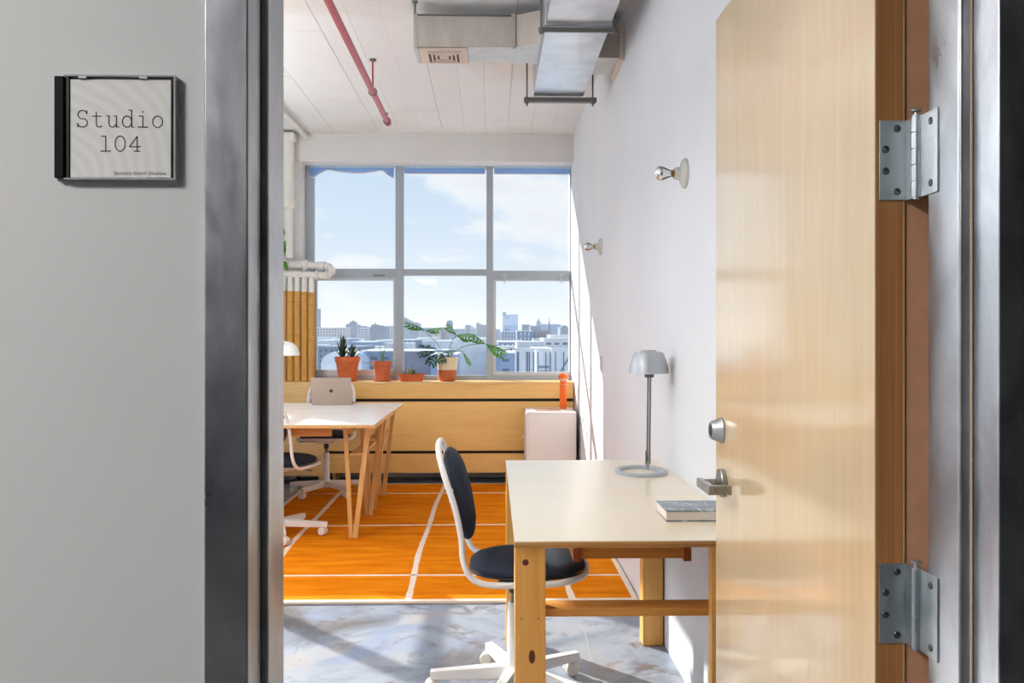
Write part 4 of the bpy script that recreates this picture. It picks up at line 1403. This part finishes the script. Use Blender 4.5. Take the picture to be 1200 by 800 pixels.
# trailing plant at the pipe, mostly behind the door frame
hp = thing('trailing_plant', 'green trailing pothos hanging at the white pipe by the door frame', 'plant', (-1.815, 7.62, 1.93))
MB().lathe([(0.05, 0.0), (0.07, 0.09), (0.075, 0.09), (0.075, 0.1), (0.066, 0.1), (0.062, 0.085), (0, 0.085)], 28, (-0.08, 0, 0.02)).build('pot', M_WHITE, hp)
def heart(m, L_, W_, mat4):
    pts = [(0, 0), (-0.12, 0.3), (0.0, 0.48), (0.25, 0.5), (0.6, 0.3), (1.0, 0.0), (0.6, -0.3), (0.25, -0.5), (0.0, -0.48), (-0.12, -0.3)]
    m2 = MB().prism([(a * L_, b * W_) for a, b in pts], -0.0005, 0.0005)
    m2.v = [(x, y, z - 0.25 * x * x / L_ + abs(y) * 0.15) for x, y, z in m2.v]
    m2.xf(mat4)
    return m.add(m2.v, m2.f)


def orient(pos, d, up):
    xx = Vector(d).normalized()
    zz = Vector(up)
    zz = (zz - xx * zz.dot(xx)).normalized()
    return Matrix.Translation(pos) @ Matrix((xx, zz.cross(xx), zz)).transposed().to_4x4()


for pos, d, up, ln_ in (((0.05, -0.02, 0.14), (0.2, -0.1, -1), (0.5, -1, 0.2), 0.14), ((0.03, -0.04, 0.20), (0.1, -0.2, 1), (0.6, -1, 0), 0.10), ((0.045, -0.045, -0.045), (0.5, -0.2, -0.6), (0.4, -1, 0.2), 0.08), ((-0.02, -0.05, 0.02), (-0.3, -0.3, -1), (0, -1, 0.2), 0.12), ((-0.1, -0.06, 0.1), (-0.5, -0.4, 0.4), (0, -1, 0.5), 0.11)):
    heart(MB(), ln_, 0.06, orient(pos, d, up)).build('leaf', M_LEAF, hp)
MB().tube(catmull([(-0.08, 0, 0.1), (0.02, -0.05, 0.16), (0.07, -0.05, 0.02), (0.095, -0.05, -0.06), (0.07, -0.05, -0.105), (0.04, -0.05, -0.09)], 6), 0.0022, 6).build('vine', M_STALK, hp)
yp = thing('blade_plant', 'yellow-green bladed plant behind the white table lamp', 'plant', (-1.80, 7.10, 0.7402))
sp_base = (-0.07, 0.12)
yp.location = (-1.927, 6.985, 0.7402)
MB().lathe([(0.04, 0), (0.055, 0.09), (0.05, 0.09), (0.045, 0.075), (0, 0.075)], 28).build('pot', M_WHITE, yp)
for d, ln_ in (((0.745, 0.0, 0.69), 0.63), ((0.3, 0.02, 0.9), 0.3), ((-0.3, 0.0, 0.9), 0.35), ((-0.7, 0.05, 0.7), 0.4)):
    blade(MB(), (0, 0, 0.075), d, ln_, 0.018, 0.03, 9).build('leaf', M_YELLEAF, yp)

# ------------------------------------------------------------------ the sign beside the door
sg = thing('door_sign', 'clear disc-case sign reading Studio 104 beside the doorway', 'sign', (-0.516, 1.068, 1.461))
SW, SH, ST = 0.1425, 0.1235, 0.0105
MB().box(0, SW, -0.002, 0, 0, SH).build('case_back', M_CASEEDGE, sg)
m = MB().box(0.012, SW, -ST, -0.002, 0, 0.0018)
m.box(0.012, SW, -ST, -0.002, SH - 0.0018, SH)
m.box(SW - 0.0022, SW, -ST, -0.002, 0.0018, SH - 0.0018)
m.build('case_rim', M_CASEEDGE, sg)
MB().box(0.0008, 0.0115, -ST, -0.002, 0.0018, SH - 0.0018).build('case_spine', M_SPINE, sg, bevel=0.0006)
MB().box(0.0145, 0.0175, -0.009, -0.002, 0.002, SH - 0.002).build('hinge_bar', M_BLACK, sg)
MB().box(0.0185, SW - 0.0065, -0.0075, -0.002, 0.003, SH - 0.005).build('insert', M_INSERT, sg)
MB().box(SW - 0.0062, SW - 0.0045, -0.008, -0.002, 0.003, SH - 0.005).build('side_clip', M_BLACK, sg)
for a in (0.029, 0.1):
    MB().box(a, a + 0.009, -0.0105, -0.0085, SH - 0.0042, SH - 0.0018).build('clip', M_HEM, sg)
    MB().box(a, a + 0.009, -0.0105, -0.0085, 0.0018, 0.0035).build('clip', M_HEM, sg)
MB().box(0.012, SW - 0.0022, -ST - 0.0006, -ST, 0.0018, SH - 0.0018).build('case_lid', M_CASE, sg)


def arc(cx, cy, rx, ry, a0, a1, n=14):
    return [(cx + rx * math.cos(math.radians(a0 + (a1 - a0) * i / n)), cy + ry * math.sin(math.radians(a0 + (a1 - a0) * i / n))) for i in range(n + 1)]


G = {  # typewriter strokes on a cell 1 wide, capital height 1.15
    'S': [arc(0.5, 0.86, 0.3, 0.29, 25, 270) + arc(0.5, 0.30, 0.33, 0.29, 90, -155), [(0.79, 1.13), (0.79, 0.9)], [(0.18, 0.28), (0.18, 0.02)]],
    't': [[(0.42, 1.05), (0.42, 0.22)] + arc(0.6, 0.22, 0.18, 0.2, 180, 290, 8) + [(0.8, 0.08)], [(0.16, 0.76), (0.76, 0.76)]],
    'u': [[(0.1, 0.78), (0.26, 0.78), (0.26, 0.28)] + arc(0.48, 0.28, 0.22, 0.26, 180, 300, 8) + [(0.76, 0.24)], [(0.6, 0.78), (0.76, 0.78), (0.76, 0.03), (0.92, 0.03)]],
    'd': [arc(0.46, 0.4, 0.31, 0.38, 0, 360, 22), [(0.6, 1.18), (0.78, 1.18), (0.78, 0.03), (0.93, 0.03)]],
    'i': [[(0.26, 0.78), (0.52, 0.78), (0.52, 0.03)], [(0.2, 0.03), (0.84, 0.03)], [(0.5, 1.06), (0.54, 1.06)], [(0.5, 1.09), (0.54, 1.09)]],
    'o': [arc(0.5, 0.4, 0.33, 0.39, 0, 360, 24)],
    '1': [[(0.22, 1.12), (0.52, 1.12), (0.52, 0.03)], [(0.16, 0.03), (0.86, 0.03)]],
    '0': [arc(0.5, 0.58, 0.37, 0.56, 0, 360, 26)],
    '4': [[(0.66, 0.03), (0.66, 1.12), (0.1, 0.36), (0.9, 0.36)], [(0.46, 0.03), (0.86, 0.03)]],
    'E': [[(0.85, 0.85), (0.85, 1.12), (0.1, 1.12)], [(0.25, 1.12), (0.25, 0.03)], [(0.1, 0.03), (0.88, 0.03), (0.88, 0.3)], [(0.25, 0.58), (0.6, 0.58)]],
    'P': [[(0.1, 1.12), (0.6, 1.12)] + arc(0.58, 0.82, 0.28, 0.3, 90, -90, 10) + [(0.25, 0.52)], [(0.25, 1.12), (0.25, 0.03)], [(0.1, 0.03), (0.45, 0.03)]],
    'a': [arc(0.45, 0.55, 0.27, 0.24, 160, 0, 8) + [(0.72, 0.03), (0.88, 0.03)], arc(0.42, 0.23, 0.28, 0.21, 40, 330, 14)],
    's': [arc(0.5, 0.6, 0.26, 0.19, 30, 260) + arc(0.5, 0.21, 0.29, 0.2, 90, -150)],
    'e': [[(0.16, 0.42), (0.84, 0.42)] + arc(0.5, 0.4, 0.34, 0.38, 5, 320, 18)],
    'r': [[(0.12, 0.78), (0.32, 0.78), (0.32, 0.03)], [(0.12, 0.03), (0.6, 0.03)], [(0.32, 0.5)] + arc(0.58, 0.5, 0.26, 0.28, 180, 40, 8)],
    'n': [[(0.1, 0.78), (0.25, 0.78), (0.25, 0.03)], [(0.25, 0.5)] + arc(0.5, 0.5, 0.25, 0.28, 180, 0, 8) + [(0.75, 0.03)]],
}


def lettering(text, x, z, pitch, h, sw, mat):
    m = MB()
    cw = h / 1.15
    for i, chx in enumerate(text):
        if chx == ' ':
            continue
        for pl in G[chx]:
            pts = [Vector((x + i * pitch + p[0] * cw, 0, z + p[1] * cw)) for p in pl]
            for a, b in zip(pts[:-1], pts[1:]):
                if (b - a).length < 1e-7:
                    continue
                d = (b - a).normalized()
                m.beam(a - d * sw * 0.3 + Vector((0, -0.0077, 0)), b + d * sw * 0.3 + Vector((0, -0.0077, 0)), sw, 0.0003, (0, 1, 0))
    return m.build('lettering', mat, sg, smooth=False)


lettering('Studio', 0.0240, 0.0620, 0.0176, 0.0200, 0.00115, M_INK)
lettering('104', 0.0515, 0.0335, 0.0173, 0.0185, 0.00115, M_INK)
lettering('Eastern Point Studios', 0.0695, 0.0062, 0.00292, 0.0036, 0.00035, M_INKGREY)

# ------------------------------------------------------------------ corridor ceiling lamp (behind the camera, lights the corridor)
nb = NB('lit_diffuser')
nb.b.inputs['Emission Color'].default_value = (1.0, 0.98, 0.95, 1)
nb.b.inputs['Emission Strength'].default_value = CORRIDOR_LIGHT
nb.set(color=(0.9, 0.9, 0.9, 1))
M_LIT = nb.m
for xx, wh in ((-1.75, 'left of'),):
    cl = thing('corridor_light', 'square lit ceiling panel in the corridor %s the doorway' % wh, 'ceiling light', (xx, -0.5, 2.75))
    MB().box(-0.33, 0.33, -0.33, 0.33, -0.03, 0).build('housing', M_WHITE, cl)
    MB().box(-0.3, 0.3, -0.3, 0.3, -0.034, -0.03).build('diffuser', M_LIT, cl)

# fill lamps shaped as long pendants, added out of sight to brighten the studio
nb = NB('fill_uplight_diffuser')
nb.b.inputs['Emission Color'].default_value = (0.94, 0.975, 1.0, 1)
nb.b.inputs['Emission Strength'].default_value = FILL_UP
nb.set(color=(0.9, 0.9, 0.9, 1))
M_FILLUP = nb.m
nb = NB('fill_downlight_diffuser')
nb.b.inputs['Emission Color'].default_value = (0.96, 0.98, 1.0, 1)
nb.b.inputs['Emission Strength'].default_value = FILL_DOWN
nb.set(color=(0.9, 0.9, 0.9, 1))
M_FILLDOWN = nb.m
for xx, yy, wh in ((-2.2, 5.3, 'over the white tables'), (-2.1, 3.6, 'halfway down the left windows'), (-1.0, 2.1, 'near the doorway')):
    cl = thing('added_fill_pendant', 'added long white fill pendant hung from the studio ceiling %s' % wh, 'ceiling light', (xx, yy, 2.1), group='added studio fill pendants')
    MB().box(-0.17, 0.17, -0.75, 0.75, 0.0, 0.04).build('housing', M_WHITE, cl, bevel=0.004)
    MB().box(-0.15, 0.15, -0.73, 0.73, 0.04, 0.046).build('diffuser', M_FILLUP, cl)
    MB().box(-0.15, 0.15, -0.73, 0.73, -0.005, 0.0).build('lower_diffuser', M_FILLDOWN, cl)
    for sy in (-0.6, 0.6):
        MB().cyl((0.158, sy, 0.04), (0.158, sy, 0.92), 0.002, n=6).build('cable', M_ROD, cl)

# ------------------------------------------------------------------ the city beyond the window (the studio is high up)
GZ = -32.0
tag(MB().box(-1500, 1500, 40, 4500, GZ - 2, GZ).build('ground', plain('snowy_street_ground', lin(176, 180, 186), 0.9, var=0.25, scale=0.02)), 'pale streets and yards between the far buildings', 'ground', kind='structure')
PAL = {'beige': (196, 190, 184), 'slate': (120, 130, 150), 'grey': (168, 172, 180), 'pale': (206, 208, 210), 'blue': (128, 150, 182), 'white': (236, 236, 236), 'tan': (204, 182, 164), 'brick': (152, 136, 142), 'deep': (104, 122, 154), 'mauve': (128, 124, 140), 'glass': (96, 146, 200)}
CM = {k: plain('facade_' + k, lin(*v), 0.2 if k == 'glass' else 0.85, var=0.1, scale=0.15) for k, v in PAL.items()}
M_ROOF = plain('pale_flat_roof', lin(228, 230, 232), 0.9, var=0.1, scale=0.1)
M_CWIN = plain('far_window_glass', lin(74, 88, 112), 0.25)
M_CWINP = plain('far_pale_window', lin(196, 206, 218), 0.3)
# left x, right x, distance, depth, height of the top, colour, roof form, label
BUILDINGS = [
    (-224.4, -190.6, 1144, 60, 10.0, 'beige', 'flat', 'long beige tenement with rows of windows behind the succulent'),
    (-230.5, -213.7, 1408, 50, 20.8, 'slate', 'pent', 'square grey-blue tower block rising above the left skyline'),
    (-198.5, -182.1, 1320, 50, 14.6, 'grey', 'hump', 'pale rounded-top block left of the middle of the left pane'),
    (-168.8, -146.4, 1232, 50, 15.4, 'slate', 'step', 'broad blue-grey block with stepped roof above the aloe'),
    (-183.0, -166.8, 1540, 40, 16.3, 'grey', 'flat', 'pale block beside the left mullion on the skyline'),
    (-142.4, -127.9, 726, 70, -3.6, 'pale', 'flat', 'low pale shed with white roof below the tenement'),
    (-148.8, -131.3, 836, 50, -2.7, 'blue', 'flat', 'low blue shed with dark front behind the succulent'),
    (-117.5, -97.5, 748, 60, -5.2, 'blue', 'flat', 'long low blue depot behind the aloe'),
    (-114.7, -94.5, 880, 60, -4.6, 'pale', 'flat', 'low pale shed beside the left mullion'),
    (-90.5, -68.9, 473, 52, -7.3, 'white', 'arch', 'white arched shed roof low behind the terracotta pots'),
    (-116.5, -85.9, 594, 60, -7.2, 'slate', 'flat', 'dark flat-roofed shed behind the white arched roof'),
    (-73.7, -53.4, 506, 60, -8.4, 'blue', 'flat', 'flat blue shed roof low behind the aloe'),
    (-175.5, -163.7, 1760, 50, 34.2, 'slate', 'step', 'tall stepped slate block at the left of the middle pane'),
    (-155.5, -136.3, 1672, 50, 26.1, 'slate', 'step', 'ragged-topped slate block beside the tall stepped block'),
    (-114.8, -94.6, 1408, 50, 12.1, 'grey', 'flat', 'low grey block behind the philodendron stalk'),
    (-69.4, -61.8, 1056, 30, 6.9, 'tan', 'flat', 'narrow tan tower behind the philodendron'),
    (-72.1, -60.3, 1232, 40, 10.7, 'brick', 'flat', 'brick-mauve block right of the tan tower'),
    (-65.5, -40.6, 1364, 40, 9.8, 'grey', 'flat', 'grey block between the philodendron leaves'),
    (-53.7, -42.5, 1804, 40, 20.3, 'slate', 'flat', 'slate block under the small roof tank'),
    (-39.3, -28.9, 1672, 40, 16.5, 'grey', 'step', 'small stepped grey block on the middle skyline'),
    (-32.7, -20.9, 1892, 40, 26.7, 'slate', 'step', 'taller slate block right of the middle skyline'),
    (-17.8, -5.9, 1540, 40, 17.6, 'brick', 'flat', 'mauve block beside the right mullion'),
    (-21.3, -1.5, 517, 80, -1.7, 'white', 'flat', 'big plain white warehouse box in the middle pane'),
    (-72.4, -60.6, 726, 50, -3.2, 'deep', 'flat', 'square deep-blue shed at the left of the middle pane'),
    (-69.8, -52.1, 836, 40, -1.9, 'pale', 'flat', 'pale shed behind the dark philodendron leaves'),
    (-41.2, -27.2, 660, 40, -3.8, 'pale', 'flat', 'pale low block left of the white warehouse'),
    (-48.3, -33.0, 484, 40, -8.0, 'mauve', 'flat', 'dark mauve shed behind the terracotta bowl'),
    (-30.0, -17.3, 440, 40, -8.9, 'blue', 'flat', 'low blue shed behind the philodendron pot'),
    (9.5, 19.0, 1980, 40, 12.7, 'slate', 'flat', 'slate block beside the right mullion under the skyline'),
    (27.5, 65.6, 2200, 60, 55.2, 'glass', 'tower', 'tall glass office tower standing alone above the skyline'),
    (14.2, 42.7, 1232, 50, 9.0, 'deep', 'step', 'dark blue-grey block below the glass tower'),
    (53.3, 67.4, 1540, 50, 18.3, 'slate', 'flat', 'squat slate block right of the glass tower'),
    (61.6, 78.6, 1408, 40, 14.8, 'slate', 'flat', 'low slate block left of the long roof'),
    (90.1, 128.8, 1672, 50, 20.9, 'blue', 'slope', 'long blue block with a sloping right roof end'),
    (110.8, 125.3, 1430, 50, 16.4, 'slate', 'hump', 'slate block at the right edge of the right pane'),
    (27.3, 43.7, 946, 50, 4.9, 'deep', 'flat', 'dark apartment block with white roof and tall bays'),
    (44.7, 64.3, 968, 50, 5.5, 'brick', 'flat', 'mauve-brick apartment block under the church spire'),
    (55.5, 74.1, 836, 50, 0.5, 'pale', 'flat', 'long pale block at the right edge'),
    (41.3, 62.4, 704, 50, -2.1, 'white', 'flat', 'white block with ribbed front at the right edge'),
    (5.6, 20.9, 726, 50, -5.0, 'deep', 'flat', 'dark shed left of the white warehouses'),
    (18.4, 37.5, 638, 50, -4.2, 'pale', 'flat', 'pale low roofs behind the white warehouses'),
    (12.1, 22.1, 451, 50, -6.3, 'white', 'bays', 'white warehouse with dark upright bays left of the lower right pane'),
    (22.5, 30.7, 455, 50, -6.4, 'white', 'bays2', 'white warehouse with dark shutters in the lower right pane'),
    (30.6, 40.4, 451, 50, -6.1, 'white', 'bays3', 'white warehouse with an outside stair at the right edge'),
    (2.4, 13.3, 495, 50, -9.2, 'blue', 'flat', 'low blue shed under the drooping leaf'),
]


def facade_windows(b, W, H, wmat, dx, dz, ww, wh, top=1.2):
    m = MB()
    n = max(1, int((W - 1) / dx))
    r = max(1, int(min(H - 2, 26) / dz))
    x0 = (W - n * dx) / 2
    for i in range(n):
        for j in range(r):
            xa = x0 + i * dx + (dx - ww) / 2
            za = H - top - wh - j * dz
            m.box(xa, xa + ww, -0.12, 0.05, za, za + wh)
    o = m.build('windows', wmat, b, smooth=False)
    o['kind'] = 'stuff'
    return o


def far_building(x0, x1, D, dep, zt, col, roof, label, group=None, name='building'):
    b = thing(name, label, 'building', (x0, D, GZ), group=group)
    W, H = x1 - x0, zt - GZ
    mt = CM[col]
    hb = H
    if roof == 'arch':
        hb = H - 7
    if roof in ('pent', 'tower', 'step', 'hump'):
        hb = H - (6 if roof == 'tower' else 4)
    if roof == 'tower':
        hb = H - 5
    MB().box(0, W, 0, dep, 0, hb).build('walls', mt, b)
    if roof == 'arch':
        pts = [(W / 2 - W / 2 * math.cos(PI * i / 16), hb + 7 * math.sin(PI * i / 16)) for i in range(17)]
        MB().prism(pts, 0, dep, 'XZ').build('arched_roof', M_ROOF, b)
    else:
        MB().box(-0.3, W + 0.3, -0.3, dep + 0.3, hb, hb + 0.7).build('roof', M_ROOF if col not in ('slate', 'glass', 'brick') else mt, b)
    if roof == 'pent':
        MB().box(W * 0.25, W * 0.75, dep * 0.2, dep * 0.8, hb + 0.7, H + 1).build('penthouse', mt, b)
        MB().box(W * 0.4, W * 0.6, dep * 0.4, dep * 0.6, H + 1, H + 3).build('lift_house', mt, b)
    if roof == 'step':
        MB().box(W * 0.08, W * 0.4, dep * 0.1, dep * 0.7, hb + 0.7, H).build('upper_storey', mt, b)
        MB().box(W * 0.55, W * 0.8, dep * 0.1, dep * 0.7, hb + 0.7, H - 1.6).build('upper_storey', mt, b)
        MB().cyl((W * 0.24, dep * 0.4, H), (W * 0.24, dep * 0.4, H + 3), 1.3, 0.9, 8).build('roof_tank', mt, b)
    if roof == 'hump':
        pts = [(W * 0.15 + W * 0.7 * i / 8, hb + 0.7 + 3.4 * math.sin(PI * i / 8) ** 0.7) for i in range(9)]
        MB().prism(pts, dep * 0.1, dep * 0.6, 'XZ').build('curved_roof', mt, b)
    if roof == 'slope':
        MB().prism([(W, 0), (W + 14, 0), (W + 14, H - 8), (W, H)], 0, dep, 'XZ').build('sloping_wing', mt, b)
    if roof == 'tower':
        MB().box(0, W * 0.22, 0, dep, hb + 0.7, H + 2).build('parapet', CM['slate'], b)
        m = MB()
        for j in range(11):
            m.box(W * 0.03, W * 0.97, -0.3, 0.1, hb - 3 - j * 5, hb - 1.4 - j * 5)
        facade_windows(b, W, H, M_CWINP, 5.2, 4.6, 3.8, 2.6, 8)
        MB().box(W * 0.14, W * 0.42, -0.5, 0.1, hb - 8, hb - 4.5).build('dark_band', M_CWIN, b)
    elif roof.startswith('bays'):
        k = {'bays': (0.08, 0.14, 0.55, 0.62, 0.7, 0.9), 'bays2': (0.12, 0.62, 0.9), 'bays3': (0.18, 0.6)}[roof]
        for q in k:
            MB().box(W * q, W * q + 0.45, -0.2, 0.1, 2, H - 1.2).build('bay', M_CWIN, b)
        if roof == 'bays2':
            for j in range(4):
                MB().box(W * 0.2, W * 0.85, -0.15, 0.1, H - 9.5 - j * 2.6, H - 8.2 - j * 2.6).build('shutter', CM['blue'], b)
        if roof == 'bays3':
            MB().beam((W * 0.1, -0.8, H - 17), (W * 0.95, -0.8, H - 3.5), 0.8, 0.6).build('stair', CM['slate'], b)
    elif col in ('beige', 'slate', 'grey', 'brick', 'tan'):
        facade_windows(b, W, H, M_CWIN, 3.6, 3.6, 1.5, 2.0)
    elif col == 'deep':
        facade_windows(b, W, H, M_CWINP, 4.2, 5.0, 1.2, 3.4)
    elif col in ('pale', 'blue', 'white') and roof == 'flat' and W < 40:
        if 'warehouse' not in label:
            facade_windows(b, W, H, M_CWIN, 6.5, 5.5, 3.8, 1.6, 3.0)
    return b


PLACED = []
def clear_depth(x0, x1, D, dep):
    for q0, q1, qd, qdep in PLACED:
        if x0 < q1 + 0.8 and x1 > q0 - 0.8:
            if qd >= D and qd < D + dep + 1:
                dep = qd - D - 1.5
            elif qd < D and qd + qdep > D - 1:
                return 0
    return dep


for row in sorted(BUILDINGS, key=lambda q: -q[2]):
    dep = clear_depth(row[0], row[1] + (14 if row[6] == 'slope' else 0), row[2], row[3])
    if dep > 2:
        far_building(row[0], row[1], row[2], dep, *row[4:])
        PLACED.append((row[0], row[1] + (14 if row[6] == 'slope' else 0), row[2], dep))
    else:
        print('no room', row)
# chimney, church spire and roof tank
ck = thing('chimney', 'slender tall factory chimney at the left edge of the window', 'chimney', (-255.0, 1320, GZ))
MB().lathe([(2.9, 0), (2.2, 68), (2.5, 68.2), (2.5, 71.5), (1.7, 71.5), (1.7, 70), (0, 70)], 20).build('stack', CM['mauve'], ck)
MB().lathe([(2.9, 58), (2.75, 61)], 20).build('band', CM['slate'], ck)
cs = thing('church_spire', 'thin pointed church spire on the right skyline', 'spire', (68.4, 1055, GZ))
MB().box(-1.8, 1.8, -1.8, 1.8, 0, 41).build('tower', CM['slate'], cs)
MB().lathe([(2.2, 41), (0.9, 46), (0.15, 53.5), (0, 53.6)], 8).build('spire', CM['deep'], cs)
rt = thing('water_tank', 'round dark water tank on legs behind the philodendron', 'water tank', (-51.8, 1100, GZ))
MB().lathe([(0, 40.5), (4.0, 41), (4.2, 43), (4.2, 48), (3.2, 50.4), (0, 51.4)], 24).build('tank', CM['slate'], rt)
for a in range(4):
    MB().cyl((3 * math.cos(a * PI / 2 + 0.7), 3 * math.sin(a * PI / 2 + 0.7), 0), (2.6 * math.cos(a * PI / 2 + 0.7), 2.6 * math.sin(a * PI / 2 + 0.7), 41), 0.35, n=8).build('leg', CM['slate'], rt)
cu = thing('cupola', 'small pale pointed cupola behind the long blue block', 'cupola', (81.6, 1545, GZ))
MB().lathe([(4, 0), (4, 52), (5.2, 52.5), (4.6, 55), (2.4, 58), (0.4, 62), (0, 62)], 10).build('dome', CM['grey'], cu)
# hazy far blocks along the skyline and low roofs in the middle distance
rc_ = random.Random(21)
PLACED += [(-259, -251, 1316, 8), (64, 73, 1050, 10), (-58, -46, 1094, 12), (76, 88, 1539, 12)]
def filler(x, w, D, dep, zt, col, roof, label, group):
    if clear_depth(x, x + w, D, dep) == dep:
        tone = {'slate': 'slate-grey', 'brick': 'mauve-brick', 'deep': 'deep blue'}.get(col, col)
        far_building(round(x, 1), round(x + w, 1), round(D), dep, zt, col, roof, label % tone, group + ', ' + tone)
        PLACED.append((x, x + w, D, dep))


x = -470.0
while x < 260:
    w = rc_.uniform(22, 52)
    filler(x, w, 2300 + rc_.uniform(0, 60), 40, rc_.uniform(7, 20), rc_.choice(('slate', 'grey', 'slate', 'brick', 'beige')), rc_.choice(('flat', 'flat', 'step', 'hump', 'pent')), 'small far %s block on the hazy skyline, behind the taller blocks', 'far blocks along the skyline')
    x += w + rc_.uniform(1, 6)
for D0, za in ((600, -8.5), (690, -6.5), (800, -4.5), (930, -2.5)):
    x = -0.22 * D0
    while x < 0.11 * D0:
        w = rc_.uniform(16, 40)
        filler(x, w, D0 + rc_.uniform(-10, 10), 20, za + rc_.uniform(-2.5, 1.5), rc_.choice(('pale', 'blue', 'white', 'pale', 'grey', 'deep', 'beige')), 'flat', 'low flat-roofed %s block among the rooftops below the skyline', 'low rooftops in the middle distance')
        x += w + rc_.uniform(1, 10)

# thin winter haze lying over the city
hz = bpy.data.materials.new('haze')
hz.use_nodes = True
ht = hz.node_tree
ht.nodes.clear()
vs_ = ht.nodes.new('ShaderNodeVolumeScatter')
vs_.inputs['Color'].default_value = (0.80, 0.90, 1.0, 1)
vs_.inputs['Density'].default_value = HAZE
vs_.inputs['Anisotropy'].default_value = 0.2
ho = ht.nodes.new('ShaderNodeOutputMaterial')
ht.links.new(vs_.outputs[0], ho.inputs['Volume'])
if HAZE > 0:
    tag(MB().box(-1400, 1400, 140, 3600, GZ + 0.1, 45).build('haze', hz), 'thin pale blue haze lying over the far city', 'haze', kind='stuff')
